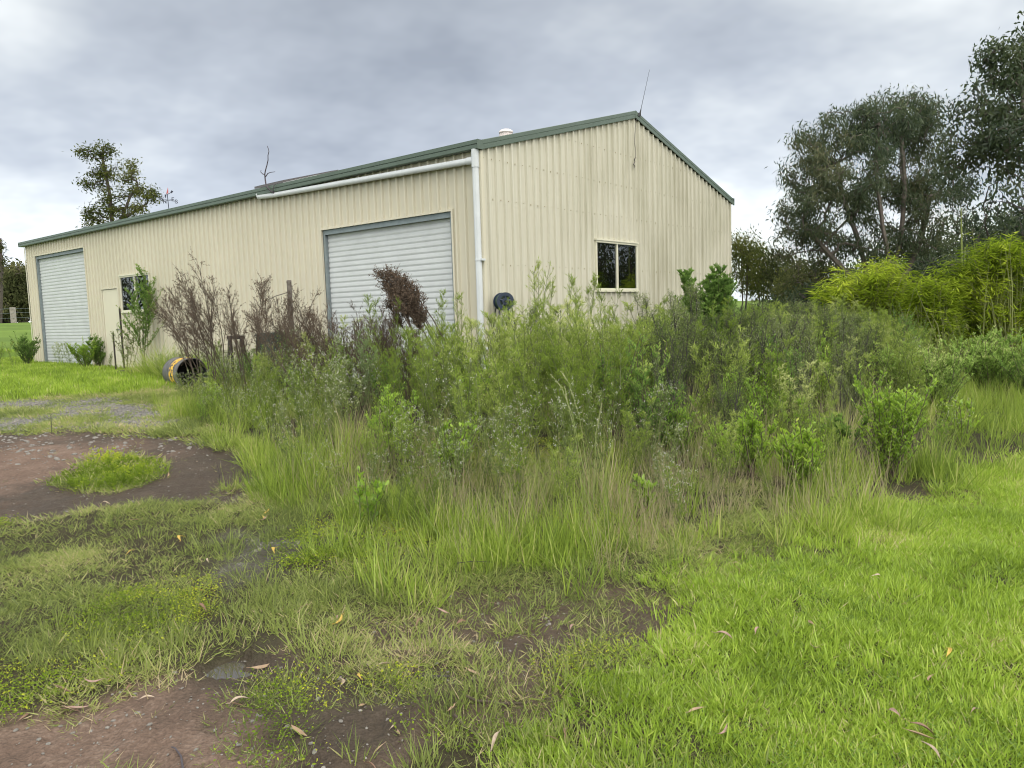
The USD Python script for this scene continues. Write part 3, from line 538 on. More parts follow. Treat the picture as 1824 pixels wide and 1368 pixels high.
# roof vent, low panels, little pipe
g_ = 3.3; s_ = 2.2; zroof = RZ0 - .05 + g_ * math.tan(sl); base = loc(g_, s_, zroof); tv = None
for hgt in np.linspace(.05, 1.2, 60):
    if to_px(base + [0, 0, hgt])[1] < 231.5: tv = hgt; break
tv = tv or .5
vent = thing('roof_vent', 'pale pink round roof vent peeping over the gable barge', 'roof vent', base); vm = plain('faded_pink_plastic', (.70, .62, .60), .5)
g = Geo(); disc(g, np.array([0, 0, tv / 2 - .03]), (0.001, 0, 1), 0.0, .12, tv - .06); part(vent, 'stack', g, vm)
g = Geo(); g.tri(trimesh.creation.revolve(np.array([(0, tv), (.10, tv - .005), (.135, tv - .03), (.145, tv - .055), (.135, tv - .07), (0, tv - .07)])[::-1], sections=28)); part(vent, 'cap', g, vm, smooth=40)
for k in range(10):
    a = k * math.pi / 5; d = np.array([math.cos(a), math.sin(a), 0]); g = Geo(); tube(g, [d * .125 + [0, 0, tv - .08], d * .12 + [0, 0, tv - .25]], .012, 5); part(vent, 'louvre', g, vm)
def roof_panel(u0, u1, v0, name, label, frame, face, lift):
    q0, q1 = on_side(u0, v0, .25), on_side(u1, v0 - 25, .25); z = RZ0 - .05 + .02; ga, gb = .12, 1.5
    t = thing(name, label, 'roof panel', SHED0, PSI); sa, sb = sorted((q0[1], q1[1])); zz = lambda gg: z + gg * math.tan(sl) + lift
    g = Geo(); v = [(gg, s, zz(gg) + dz) for dz in (0, .045) for gg, s in ((ga, sa), (gb, sa), (gb, sb), (ga, sb))]; g.add(v, [[0, 3, 2, 1], [0, 1, 5, 4], [1, 2, 6, 5], [2, 3, 7, 6], [3, 0, 4, 7]]); part(t, 'frame', g, frame)
    g = Geo(); i = .03; v = [(gg, s, zz(gg) + .048) for gg, s in ((ga + i, sa + i), (gb - i, sa + i), (gb - i, sb - i), (ga + i, sb - i))]; g.add(v, [[0, 1, 2, 3]]); part(t, 'face', g, face)
    g = Geo()
    for gg in (ga + .2, gb - .2): g.box((gg - .02, sa + .05, zz(gg) - .12), (gg + .02, sb - .05, zz(gg) - .005))
    part(t, 'mounting_rail', g, frame)
roof_panel(463, 512, 331, 'roof_panel', 'dark edged flat panel lifted above the gutter behind the dead branch', plain('dark_panel_frame', (.09, .085, .085), .5), plain('panel_glass', (.02, .025, .04), .15), .075)
roof_panel(514, 570, 321, 'roof_panel', 'pale edged flat panel on the roof just right of the dark edged one', plain('pale_panel_frame', (.55, .57, .56), .4), plain('panel_glass_pale', (.03, .035, .05), .15), .03)
p = loc(.3, 17.2, RZ0 + .03); g = Geo(); q = to_px(p); 
p = to_world(on_side(147, 412, .25)); g = Geo(); tube(g, [(0, 0, -.12), (0, 0, .06), (.05, .0, .12), (.12, .02, .13)], .022, 8); t = thing('roof_pipe', 'tiny bent grey pipe poking above the gutter over the far roller door', 'pipe', p); part(t, 'bent_pipe', g, plain('grey_lead', (.2, .23, .25), .6))
# weather vane with letters on the ridge
r = ray(299, 345); q = to_loc(EYEP + r * ((GW / 2 - (EYEP - SHED0) @ GD) / (r @ GD))); q[0] = GW / 2; mid = to_world(q); dv = mid[1]
foot = loc(GW / 2, q[1], RZ0 - .05 + GW / 2 * math.tan(sl)); top = at_depth(298, 346, dv) - foot
vane = thing('weather_vane', 'dark weather vane with compass letters and small red sail on the roof ridge', 'weather vane', foot); VM = plain('dark_blue_iron', (.035, .04, .06), .5); mpx = dv / FPX
g = Geo(); tube(g, [(0, 0, -.02), top * .6, top], .014, 7); part(vane, 'pole', g, VM)
cross = at_depth(300, 356.5, dv) - foot; g = Geo(); e1, e2 = nrm(np.array([1.0, .55, -.12])), nrm(np.array([.92, -.8, -.33]))
lets = {'W': (287, 354), 'N': (293.5, 359), 'E': (308, 355), 'S': (314, 359)}
for ch, (u, v) in lets.items():
    pos = at_depth(u, v, dv + {'W': .25, 'N': -.25, 'E': .25, 'S': -.25}[ch]) - foot; g2 = Geo(); m = meshkit.text_mesh(ch, 6.2 * mpx, .012, True); m.apply_translation(-m.bounds.mean(0))
    m.apply_transform(trimesh.transformations.rotation_matrix(math.pi / 2, [1, 0, 0])); m.apply_transform(trimesh.transformations.rotation_matrix(.25, [0, 0, 1])); m.apply_translation(pos); g2.tri(m); tube(g, [cross, pos], .008, 6); part(vane, 'letter_' + ch.lower(), g2, VM)
part(vane, 'cross_arms', g, VM)
a0, a1 = at_depth(305.5, 342.5, dv) - foot, at_depth(295, 348, dv) - foot; g = Geo(); tube(g, [a1, a0], .010, 6); g.add([a0 + [0, 0, .07], a0 + [.06, .02, .03], a0 + [0, 0, -.04], a0 + [-.04, 0, 0], a0 + [0, .02, 0]], [[0, 1, 4], [1, 2, 4], [2, 3, 4], [3, 0, 4], [0, 3, 1], [1, 3, 2]])
w = at_depth(294.8, 349, dv) - foot; g.add([w + [-.03, 0, .05], w + [.03, 0, .05], w + [.015, 0, -.08], w + [-.015, .02, -.08]], [[0, 1, 2], [0, 2, 3], [0, 3, 1]]); part(vane, 'arrow', g, VM)
g = Geo(); s0, s1, s2 = (at_depth(u, v, dv) - foot for u, v in ((296, 345), (299.5, 344.5), (299, 334))); n = np.array([0, .015, 0]); g.add([s0, s1, s2, s0 + n, s1 + n, s2 + n], [[0, 1, 2], [5, 4, 3], [0, 3, 4], [0, 4, 1], [1, 4, 5], [1, 5, 2], [2, 5, 3], [2, 3, 0]]); part(vane, 'sail', g, plain('red_sail', (.42, .10, .10), .6))
# dead branch caught in the gutter
BR = plain('grey_twig', (.075, .065, .075), .85, noise=.3, scale=30)
def branch_px(name, label, cat, lines, plane, radius, mat, jit=0):
    P = [[to_world(on_side(u, v, gpl)) for u, v, gpl in ln] for ln in lines]; o = P[0][0]; t = thing(name, label, cat, o); g = Geo()
    tube(g, np.array(P[0]) - o, np.linspace(radius, radius * .35, len(P[0])), 6); part(t, 'stem', g, mat)
    for ln in P[1:]: g = Geo(); tube(g, np.array(ln) - o, np.linspace(radius * .7, radius * .3, len(ln)), 5); part(t, 'twig', g, mat)
branch_px('dead_branch', 'bare grey forked branch caught in the gutter above the overflow pipe', 'branch', [
    [(492, 347, -.10), (482, 340, -.15), (474, 331, -.16), (472.5, 320, -.14), (471.5, 311, -.14), (473, 303, -.14), (475.5, 294, -.13), (477.5, 285, -.13), (477.3, 277, -.13), (479, 270, -.13), (478, 265, -.13), (476, 260, -.13)],
    [(472, 311, -.14), (468, 310, -.15), (464.5, 306.5, -.16), (465, 303, -.16)], [(472.8, 315, -.14), (477, 309, -.13), (482, 307, -.12), (490, 306, -.11)],
    [(487, 343, -.13), (486.5, 337, -.16), (488, 331, -.16), (491, 328.5, -.15)], [(487, 343, -.13), (494, 346, -.07), (500, 347, -.05)]], -.1, .016, BR)
# things in the weeds along the wall
def at_ground_u(u, d): p = at_depth(u, 600, d); p[2] = float(ground_z(p[0], p[1])); return p
bp = at_ground_u(488, 13.4); topz = at_depth(488, 592, 13.4)[2] - bp[2]
bx = thing('storage_bin', 'dark green plastic bin half hidden in weeds left of the near roller door', 'bin', bp, .25); bm = plain('dark_green_plastic', (.010, .035, .030), .4)
g = Geo(); w2 = .29; g.box((-w2, -.2, 0.0), (w2, .2, topz - .05), bevel=.02); part(bx, 'body', g, bm)
g = Geo(); g.box((-w2 - .02, -.22, topz - .055), (w2 + .02, .22, topz - .02), bevel=.01); g.box((-w2 + .03, -.18, topz - .02), (w2 - .03, .18, topz), bevel=.008); part(bx, 'lid', g, bm)
for k in range(4):
    g = Geo(); x = -.2 + k * .133; g.box((x - .015, -.215, .05), (x + .015, -.199, topz - .1)); part(bx, 'rib', g, bm)
sp = at_ground_u(420, 13.6); tz = at_depth(420, 598, 13.6)[2] - sp[2]
sh = thing('sawhorse', 'weathered timber sawhorse standing in weeds left of the green bin', 'sawhorse', sp, .1)
g = Geo(); g.box((-.15, -.035, tz - .06), (.15, .035, tz), bevel=.005); part(sh, 'beam', g, WOODD)
for sx in (-1, 1):
    for sy in (-1, 1):
        g = Geo(); tube(g, [(sx * .10, sy * .03, tz - .03), (sx * .15, sy * .25, 0)], .024, 4); part(sh, 'leg', g, WOODD)
pp = at_ground_u(520.5, 13.3); tz = at_depth(520.5, 499, 13.3)[2] - pp[2]
po = thing('timber_post', 'upright grey timber post among dead weeds left of the near roller door', 'post', pp, .3)
g = Geo(); g.box((-.04, -.04, 0), (.04, .04, tz), bevel=.006); part(po, 'shaft', g, WOODG)
g = Geo(); e = at_depth(468, 540, 13.3) - pp; tube(g, [(0, -.05, tz - .2), e * .5 + np.array([0, -.03, (tz - .2) * .5 + .02]), e], .008, 5); part(po, 'stay_wire', g, WOODG)
for u, d, vt, lab, r in ((202, 18.4, 592, 'thin dark stake before the access door', .02), (217, 18.2, 548, 'taller thin grey stake by the access door frame', .022)):
    p = at_ground_u(u, d); tz = at_depth(u, vt, d)[2] - p[2]; t = thing('garden_stake', lab, 'stake', p); g = Geo(); g.tri(trimesh.creation.cylinder(r, tz - .03, sections=8).apply_translation([0, 0, tz / 2 - .015])); part(t, 'shaft', g, WOODD)
    g = Geo(); g.tri(trimesh.creation.cone(r, .04, sections=8).apply_translation([0, 0, tz - .03])); part(t, 'tip', g, WOODD)
p = at_ground_u(222, 17.2); g = Geo(); g.box((-.2, -.1, 0), (.2, .1, .1), bevel=.03); single('dark_block', Geo().add(g.arrays()[0] + p, g.arrays()[1]), WOODD, 'low dark block on the ground below the far window', 'block')
# round trough near the gable
d = 14.4; tp = at_ground_u(1196, d); tz = at_depth(1196, 567.5, d)[2] - tp[2]
tr = thing('round_trough', 'big dark green round stock trough hidden in weeds under the gable', 'trough', tp); tm = plain('dark_green_poly', (.025, .036, .033), .5); R_ = .66
g = Geo(); g.tri(trimesh.creation.revolve(np.array([(0, 0), (R_ * .94, 0), (R_ * .96, tz * .4), (R_ * .98, tz - .08), (R_, tz - .07), (R_, tz - .01), (R_ - .01, tz), (R_ - .05, tz), (R_ - .06, .1), (0, .1)]), sections=48)); part(tr, 'tub', g, tm, smooth=35)
for k in range(4):
    g = Geo(); z = tz * (.2 + .18 * k); t = np.linspace(0, 2 * np.pi, 49); tube(g, np.column_stack([R_ * .965 * np.cos(t), R_ * .965 * np.sin(t), np.full(49, z)]), .014, 6); part(tr, 'hoop', g, tm)
# the drum lying on its side
d = 14.2; dc = at_depth(330, 664, d); dz = float(ground_z(dc[0], dc[1])); dax = nrm(np.array([.62, -.70, 0.0])); RD, LD = .285, .78
dr = thing('steel_drum', 'rusty black and yellow steel drum lying on its side in the grass', 'drum', (dc[0], dc[1], dz + RD - .07))
drumm = usdkit.material(stage, LOOK + 'drum_black', {'g': ('geometry', {}), 'n': ('noise_texture', {'scale': 9.0, 'detail': 5.0}), 'r': ('rgb_ramp', {'ramp': [(.35, (.05, .052, .05)), (.55, (.10, .10, .095)), (.7, (.17, .13, .09))]}), 'p': ('principled_bsdf', {'roughness': .5})}, [('g.position', 'n.vector'), ('n.fac', 'r.fac'), ('r.color', 'p.base_color')], surface='p.BSDF')
yel = usdkit.material(stage, LOOK + 'drum_yellow', {'g': ('geometry', {}), 'n': ('noise_texture', {'scale': 14.0, 'detail': 4.0}), 'r': ('rgb_ramp', {'ramp': [(.42, (.04, .035, .03)), (.46, (.72, .42, .03)), (.8, (.80, .50, .06))]}), 'p': ('principled_bsdf', {'roughness': .5})}, [('g.position', 'n.vector'), ('n.fac', 'r.fac'), ('r.color', 'p.base_color')], surface='p.BSDF')
inn = plain('drum_inside', (.015, .015, .017), .7)
Rm = np.eye(4); zx = dax; yx = nrm(np.cross([0, 0, 1.0], zx)); xx = np.cross(yx, zx); Rm[:3, 0], Rm[:3, 1], Rm[:3, 2] = xx, yx, zx
def rev(prof, sec=40): m = trimesh.creation.revolve(np.array(prof), sections=sec); m.apply_transform(Rm); return m
def hoopprof(a, b):
    z = np.linspace(a, b, 24); r = RD + .008 * np.exp(-((z - LD * .18) / .012) ** 2) + .008 * np.exp(-((z + LD * .18) / .012) ** 2); return list(zip(r, z))
g = Geo(); g.tri(rev([(0, -LD / 2 + .01), (RD - .01, -LD / 2 + .01), (RD + .006, -LD / 2)] + hoopprof(-LD / 2 + .01, -.05))); part(dr, 'rear_shell', g, drumm, smooth=50)
g = Geo(); g.tri(rev(hoopprof(-.05, LD * .22))); part(dr, 'painted_band', g, yel, smooth=50)
g = Geo(); g.tri(rev(hoopprof(LD * .22, LD / 2 - .01) + [(RD + .008, LD / 2), (RD - .006, LD / 2)])); part(dr, 'front_shell', g, drumm, smooth=50)
g = Geo(); g.tri(rev([(RD - .006, LD / 2), (RD - .008, -LD / 2 + .03), (0, -LD / 2 + .03)])); part(dr, 'inner_wall', g, inn, smooth=50)
# far fence
fp = at_ground_u(27, 50); fp[2] += .1
for k, (u, lab) in enumerate(((27, 'pale old fence post at the far edge of the left field'), )):
    p = at_ground_u(u, 54); t = thing('fence_post', lab, 'fence post', p); g = Geo(); g.box((-.14, -.14, -.1), (.14, .14, 1.1), bevel=.02); part(t, 'shaft', g, plain('pale_timber', (.30, .27, .24), .9, noise=.4, scale=6))
    for z in (.35, .7, 1.0): g = Geo(); tube(g, [(-12, 1.2, z + .02), (-6, .5, z - .02), (0, -.15, z), (6, -.6, z - .02), (12, -1.2, z)], .008, 4); part(t, 'wire', g, ZINC)
# ------------------------------------------------------------------ trees
BARK = plain('gum_bark', (0.15, 0.125, 0.105), 0.9, noise=.55, scale=5, bump=.6)
BARKD = plain('dark_bark', (0.085, 0.07, 0.06), 0.9, noise=.5, scale=7, bump=.6)
GUM = foliage('gum_leaves', [(0.0, (0.020, 0.032, 0.018)), (0.4, (0.040, 0.060, 0.028)), (0.75, (0.070, 0.092, 0.042)), (1.0, (0.125, 0.125, 0.062))], trans=.22, rough=.42, world=.4, nscale=.5, spec=.4)
GUM2 = foliage('broad_gum_leaves', [(0.0, (0.018, 0.030, 0.016)), (0.5, (0.038, 0.058, 0.024)), (1.0, (0.085, 0.105, 0.045))], trans=.2, rough=.36, world=.4, nscale=.7, spec=.5)
OLIVE = foliage('olive_leaves', [(0.0, (0.035, 0.048, 0.015)), (0.5, (0.075, 0.09, 0.026)), (1.0, (0.14, 0.145, 0.045))], trans=.25, world=.5, nscale=.4)
FARL = foliage('far_leaves', [(0.0, (0.032, 0.040, 0.018)), (0.5, (0.062, 0.072, 0.030)), (1.0, (0.125, 0.125, 0.058))], trans=.2, world=.6, nscale=.3)
BAMB = foliage('bamboo_leaves', [(0.0, (0.09, 0.14, 0.014)), (0.5, (0.26, 0.36, 0.028)), (1.0, (0.50, 0.58, 0.07))], trans=.45, rough=.45, world=.35, nscale=.9, tcol=None)
def blob_points(blobs, n, rng, shell=.55):
    """Points through a union of ellipsoids, thicker towards their skins."""
    vol = np.array([np.prod(b[1]) ** (2 / 3) for b in blobs]); k = rng.choice(len(blobs), n, p=vol / vol.sum())
    u = nrm(rng.normal(size=(n, 3))); r = (rng.random(n) ** (1 / 3)); r = np.where(rng.random(n) < shell, .78 + .24 * rng.random(n), r)
    c = np.array([b[0] for b in blobs])[k]; rad = np.array([b[1] for b in blobs])[k]
    return c + u * r[:, None] * rad
def px_blobs(lst, d, deep=1.0, dd=0.0):                     # (u, v, ru, rv[, depth offset]) seen from the eye -> real ellipsoids
    out = []
    for b in lst:
        dep = d + (b[4] if len(b) > 4 else 0); s = dep / FPX; out.append((at_depth(b[0], b[1], dep), (b[2] * s, b[2] * s * deep, b[3] * s)))
    return out
def grow(roots, targets, rng, bend=.12, sub=3, tip=.006, power=.42, rmax=.3):
    """Branches from the root polylines out to the targets, thick where many run together."""
    nodes, par = [], []
    for ln in roots:
        for i, p in enumerate(ln): nodes.append(p); par.append(len(nodes) - 2 if i else -1)
    nodes = list(map(np.asarray, nodes)); arr = np.array(nodes); tops = np.array([ln[-1] for ln in roots]); starts = len(nodes)
    order = np.argsort(np.min(np.linalg.norm(targets[:, None] - tops[None], axis=2), 1)); ends = []
    buf = np.zeros((starts + len(targets) * sub, 3)); buf[:starts] = arr; n = starts
    for ti in order:
        t = targets[ti]; d = buf[:n] - t; cost = np.linalg.norm(d, axis=1) + 1.1 * np.maximum(d[:, 2], 0); k = int(np.argmin(cost)); p0 = buf[k]; L = np.linalg.norm(t - p0); last = k
        off = rng.normal(size=3) * L * bend + np.array([0, 0, .10 * L])
        for i in range(1, sub + 1):
            f = i / sub; q = p0 + (t - p0) * f + off * math.sin(math.pi * f) * (1 if i < sub else 0); buf[n] = q; par.append(last); last = n; n += 1
        ends.append(last)
    cnt = np.zeros(n); cnt[ends] = 1
    for i in range(n - 1, -1, -1):
        if par[i] >= 0: cnt[par[i]] += cnt[i]
    return buf[:n], np.array(par), np.minimum(tip * np.maximum(cnt, 1) ** power, rmax), np.array(ends)
def tree(name, label, roots, blobs, ntw, nleaf, leaf, mat, bark, seed, group=None, shell=.55, hang=.8, spread=.28, sides_=5, tip=.006, power=.42, rmax=.3, shape=kites, trim=None):
    rng = np.random.default_rng(seed); T = blob_points(blobs, ntw, rng, shell)
    if trim is not None: T = T[trim(T)]
    P, par, rad, ends = grow(roots, T, rng, tip=tip, power=power, rmax=rmax); o = np.array(roots[0][0]); t = thing(name, label, 'tree', o, 0, group)
    i = np.where(par >= 0)[0]; big = rad[i] > rad.max() * .33; g = Geo()
    frusta(g, P[par[i]] - o, P[i] - o + nrm(P[i] - P[par[i]]) * rad[i][:, None] * .3, np.minimum(rad[par[i]], rad[i] * 1.5), rad[i], .5, sides_)
    part(t, 'trunk', g, bark)
    c = P[ends]; n = len(c) * nleaf; cc = np.repeat(c, nleaf, 0); back = np.repeat(P[par[ends]] - c, nleaf, 0) * rng.random((n, 1)) * 1.2
    base = cc + back + rng.normal(size=(n, 3)) * spread * [1, 1, .8]; d = nrm(rng.normal(size=(n, 3)) * [1, 1, .7] + [0, 0, -hang * 1.6]); L = leaf[0] * (.65 + .7 * rng.random(n)); W = leaf[1] * (.7 + .6 * rng.random(n))
    tint = np.clip(np.repeat(rng.random(len(c)), nleaf) * .45 + rng.random(n) * .5, 0, 1); g = Geo(); shape(g, base - o, d, sides(d, rng), L, W, tint)
    part(t, 'crown', g, mat); return t
def trunk_px(lst, d): return [at_depth(u, v, d + (x[0] if x else 0)) for u, v, *x in lst]
def foot(u, d): p = at_depth(u, 600, d); p[2] = float(ground_z(p[0], p[1])) - .1; return p
# the big many-stemmed gum
d = 24.0
roots = [[foot(1572, d), *trunk_px([(1592, 480), (1606, 420), (1612, 330), (1606, 250)], d)], [foot(1560, d + .4), *trunk_px([(1548, 500), (1530, 430), (1505, 360), (1490, 300)], d + .6)],
         [foot(1580, d - .3), *trunk_px([(1585, 470), (1572, 400), (1560, 300), (1565, 220)], d - .5)], [foot(1600, d), *trunk_px([(1612, 490), (1640, 430), (1655, 350)], d + .3)], [foot(1540, d), *trunk_px([(1522, 500), (1480, 455), (1440, 410)], d - .4)]]
bl = px_blobs([(1600, 195, 55, 42), (1560, 225, 60, 45, -.8), (1640, 225, 42, 55, .5), (1480, 245, 62, 48), (1440, 300, 42, 55, .6), (1520, 300, 70, 55, -1.4), (1620, 300, 60, 60, .8), (1425, 375, 38, 45), (1480, 370, 60, 55, -1.0), (1570, 370, 60, 55, 1.0), (1650, 360, 48, 50), (1410, 440, 32, 38), (1470, 440, 50, 32, .5), (1700, 330, 30, 32, .8), (1640, 425, 50, 28), (1560, 440, 55, 25)], d, 1.0)
tree('gum_tree', 'tallest many stemmed gum tree right of the shed with drooping grey green leaves', roots, bl, 680, 62, (.16, .034), GUM, BARK, 11, spread=.16, tip=.011, power=.40, rmax=.16)
# the near gum whose crown comes in from the right edge
d = 13.5
roots = [[foot(2010, d + .5), *trunk_px([(2000, 420), (1980, 300), (1940, 210), (1880, 150)], d + .5)], [at_depth(1985, 330, d + .5), *trunk_px([(1930, 280), (1870, 240), (1800, 215)], d)]]
bl = px_blobs([(1855, 70, 55, 60), (1800, 110, 48, 40), (1850, 170, 70, 60, .6), (1775, 170, 52, 42, -.3), (1745, 225, 60, 42), (1815, 240, 60, 45, -.5), (1715, 270, 36, 34, .4), (1790, 282, 48, 22, .3), (1880, 265, 40, 36), (1700, 305, 22, 20), (1826, 342, 14, 12), (1930, 120, 70, 90), (1950, 230, 70, 70)], d, 1.0)
tree('gum_tree', 'nearest gum tree whose dark broad leaved crown hangs in from the right edge', roots, bl, 430, 48, (.10, .036), GUM2, BARK, 12, spread=.12, hang=.7, tip=.006, power=.42, rmax=.2)
g = Geo(); dbp = [[(1828, 376), (1800, 362), (1785, 359), (1770, 360), (1752, 357)], [(1785, 359), (1786, 345), (1780, 338), (1771, 335)], [(1800, 362), (1793, 357), (1778, 354)], [(1826, 372), (1812, 367)], [(1780, 359), (1781, 366), (1776, 380), (1777, 386)]]
o = at_depth(1828, 376, d); t = thing('bare_branch', 'bare pale twiggy branch hanging at the right edge below the near gum', 'branch', o)
for k, ln in enumerate(dbp): g = Geo(); P = np.array([at_depth(u, v, d) for u, v in ln]) - o; tube(g, P, np.linspace(.014 if k == 0 else .008, .004, len(P)), 5); part(t, 'twig', g, BR)
# darker trees behind
for k, (d, u, lab, lst) in enumerate((
    (31, 1690, 'dark round tree behind the bamboo left of the tall culm', [(1665, 440, 40, 40), (1700, 420, 38, 42, .5), (1690, 470, 60, 35), (1640, 470, 45, 40)]),
    (33, 1755, 'dark leafy tree between the tall culm and the bare branch', [(1745, 430, 38, 36), (1770, 450, 45, 40), (1740, 470, 50, 40)]),
    (30, 1815, 'dark round tree at the right edge under the bare branch', [(1808, 400, 30, 32), (1830, 420, 40, 45), (1800, 450, 45, 40)]),
    (34, 1600, 'dark low tree behind the trunks of the tall gum', [(1590, 490, 70, 40), (1640, 500, 50, 35), (1550, 490, 45, 30)]),
    (26, 1480, 'dark bush between the slender gums and the tall gum\'s foot', [(1450, 545, 50, 26), (1500, 535, 45, 30), (1400, 555, 40, 20)]),
    (27, 1650, 'dark scrub behind the bamboo clumps', [(1640, 500, 60, 40), (1700, 500, 60, 40), (1580, 520, 50, 30)]),
    (36, 1450, 'dim tree low behind the left side of the tall gum', [(1440, 495, 45, 34), (1480, 500, 45, 34), (1420, 520, 40, 25)]))):
    rt = [[foot(u, d), at_depth(u + 2, 540, d), at_depth(u + 4, 480, d)], [foot(u - 12, d), at_depth(u - 22, 530, d), at_depth(u - 30, 470, d)]]
    tree('background_tree', lab, rt, px_blobs(lst, d), 210, 26, (.20, .055), FARL if k == 6 else GUM2, BARKD, 20 + k, spread=.28, tip=.012, rmax=.12)
# slender gums beside the shed corner
for k, (u, vt, d, lab, lst) in enumerate((
    (1322, 410, 44, 'slender olive gum against the shed corner', [(1322, 425, 20, 14), (1310, 450, 14, 16), (1336, 455, 16, 20), (1322, 490, 22, 25)]),
    (1352, 430, 46, 'slender gum second from the shed corner', [(1354, 445, 14, 12), (1345, 475, 14, 18), (1362, 480, 14, 22), (1352, 510, 20, 18)]),
    (1386, 440, 43, 'thin gum between the slender gums and the tall one', [(1388, 455, 18, 14), (1378, 485, 16, 20), (1398, 500, 18, 20), (1386, 525, 22, 16)]),
    (1416, 470, 40, 'short bushy gum at the foot of the tall one', [(1416, 480, 18, 16), (1408, 505, 18, 18), (1426, 520, 24, 18)]))):
    rt = [[foot(u - 3, d), at_depth(u + 1, 540, d), at_depth(u - 1, 490, d), at_depth(u, vt + 20, d)], [foot(u + 6, d), at_depth(u + 8, 530, d), at_depth(u + 9, vt + 45, d)]]
    tree('slender_gum', lab, rt, px_blobs(lst, d, 1.2), 120, 30, (.22, .06), OLIVE if k != 2 else FARL, BARKD, 30 + k, spread=.30, tip=.008, power=.45, rmax=.07)
# behind the shed's far end
d = 40.0; rt = [[foot(205, d), *trunk_px([(202, 470), (200, 400), (196, 350), (188, 310), (182, 280)], d)], [at_depth(204, 440, d), *trunk_px([(216, 390), (232, 350), (245, 335)], d)], [at_depth(203, 430, d), *trunk_px([(225, 385), (250, 372), (262, 362)], d)]]
lst = [(178, 270, 24, 10), (165, 278, 16, 12), (192, 265, 12, 12), (145, 270, 10, 6), (190, 305, 20, 14), (176, 312, 16, 8), (225, 292, 14, 8), (240, 310, 12, 14), (215, 318, 14, 10), (165, 330, 18, 10), (200, 345, 22, 14), (235, 340, 22, 10), (262, 342, 18, 12), (270, 352, 10, 8), (185, 372, 24, 14), (165, 385, 14, 12), (220, 380, 16, 10), (245, 372, 14, 8), (185, 400, 30, 14), (150, 325, 8, 6)]
tree('tall_tree', 'lone tall open tree rising behind the far end of the shed roof', rt, px_blobs(lst, d, .9), 190, 34, (.17, .06), OLIVE, BARKD, 41, spread=.17, hang=.2, tip=.016, power=.40, rmax=.16)
for k, (u, lst, lab) in enumerate(((38, [(40, 490, 20, 18), (30, 520, 26, 20), (48, 520, 22, 30), (40, 545, 30, 20)], 'dark bushy tree at the field edge beside the shed wall'), (8, [(5, 490, 20, 16), (12, 520, 24, 20), (-10, 530, 30, 30), (5, 550, 30, 18)], 'dark tree at the left edge beyond the field'), (75, [(80, 500, 30, 25), (70, 535, 35, 30)], 'dark tree mostly hidden behind the far corner of the shed'))):
    d = 60 + k; rt = [[foot(u, d), at_depth(u, 550, d), at_depth(u + 2, 520, d)], [foot(u + 8, d), at_depth(u + 10, 540, d), at_depth(u + 12, 510, d)], [foot(u - 9, d), at_depth(u - 10, 540, d), at_depth(u - 14, 520, d)]]
    tree('field_edge_tree', lab, rt, px_blobs(lst, d, 1.2), 220, 30, (.34, .13), FARL, BARK if k == 0 else BARKD, 50 + k, spread=.40, tip=.028, rmax=.2)
d = 56.0; rt = [[foot(1, d), *trunk_px([(1, 520), (1, 470), (0, 425)], d)]]
tree('bare_tree', 'thin tall nearly bare tree at the far left edge', rt, px_blobs([(0, 440, 4, 12), (2, 465, 5, 12), (-2, 490, 6, 14)], d), 60, 8, (.25, .08), FARL, BARKD, 60, spread=.15, tip=.03, rmax=.2)
for k, (u, d) in enumerate(((-120, 62), (-300, 60))):
    rt = [[foot(u, d), at_depth(u, 540, d), at_depth(u + 2, 500, d)]]; tree('field_edge_tree', ('dark tree beyond the field just outside the left edge', 'dark tree beyond the field well outside the left edge')[k], rt, px_blobs([(u, 500, 60, 40), (u + 40, 530, 60, 40), (u - 50, 530, 60, 40)], d), 160, 24, (.4, .15), FARL, BARKD, 70 + k, spread=.5, tip=.03, rmax=.2)
# trees out of view that the gable window mirrors
_w = loc(3.85, 0, 1.95); _d = nrm(_w - EYEP); _m = _d - 2 * (_d @ SD) * SD; _c = nrm(np.cross(_m, [0, 0, 1.0]))
for k, (x, y) in enumerate([tuple((_w + _m * a + _c * b)[:2]) for a, b in ((15, -2.6), (14, .8), (16, 3.6), (21, -.6))]):
    o = np.array([x, y, float(ground_z(x, y)) - .1]); rt = [[o, o + [0, 0, 1.5], o + [.2, .1, 3]]]
    tree('mirrored_tree', ('gum mirrored dark in the left gable pane', 'gum mirrored low in the gable window', 'gum mirrored dark in the right gable pane', 'gum mirrored behind the others in the gable window')[k], rt, [(o + [0, 0, (3.4, 2.6, 2.9, 3.4)[k]], (2, 2, 1.9)), (o + [.6, .5, 2.0], (1.8, 1.8, 1.6)), (o + [-.5, .5, 1.2], (1.6, 1.6, 1.2))], 160, 34, (.2, .06), GUM, BARKD, 80 + k, spread=.35, tip=.012, rmax=.14)

_w = loc(0, 11.5, 1.9); _d = nrm(_w - EYEP); _m = _d - 2 * (_d @ GD) * GD; _c = nrm(np.cross(_m, [0, 0, 1.0]))
for k, (a, b) in enumerate(((14, -1.2), (15.5, 1.8))):  # unseen trees added so the far window panes mirror dark
    o = _w + _m * a + _c * b; o[2] = float(ground_z(o[0], o[1])) - .1
    tree('mirrored_tree', ('gum mirrored in the far window\'s left pane', 'gum mirrored in the far window\'s right pane')[k], [[o, o + [0, 0, 1.5], o + [.2, .1, 3]]], [(o + [0, 0, 3.4], (2, 2, 2.0)), (o + [.6, .5, 1.8], (1.8, 1.8, 1.6))], 140, 34, (.2, .06), GUM, BARKD, 86 + k, spread=.35, tip=.012, rmax=.14)
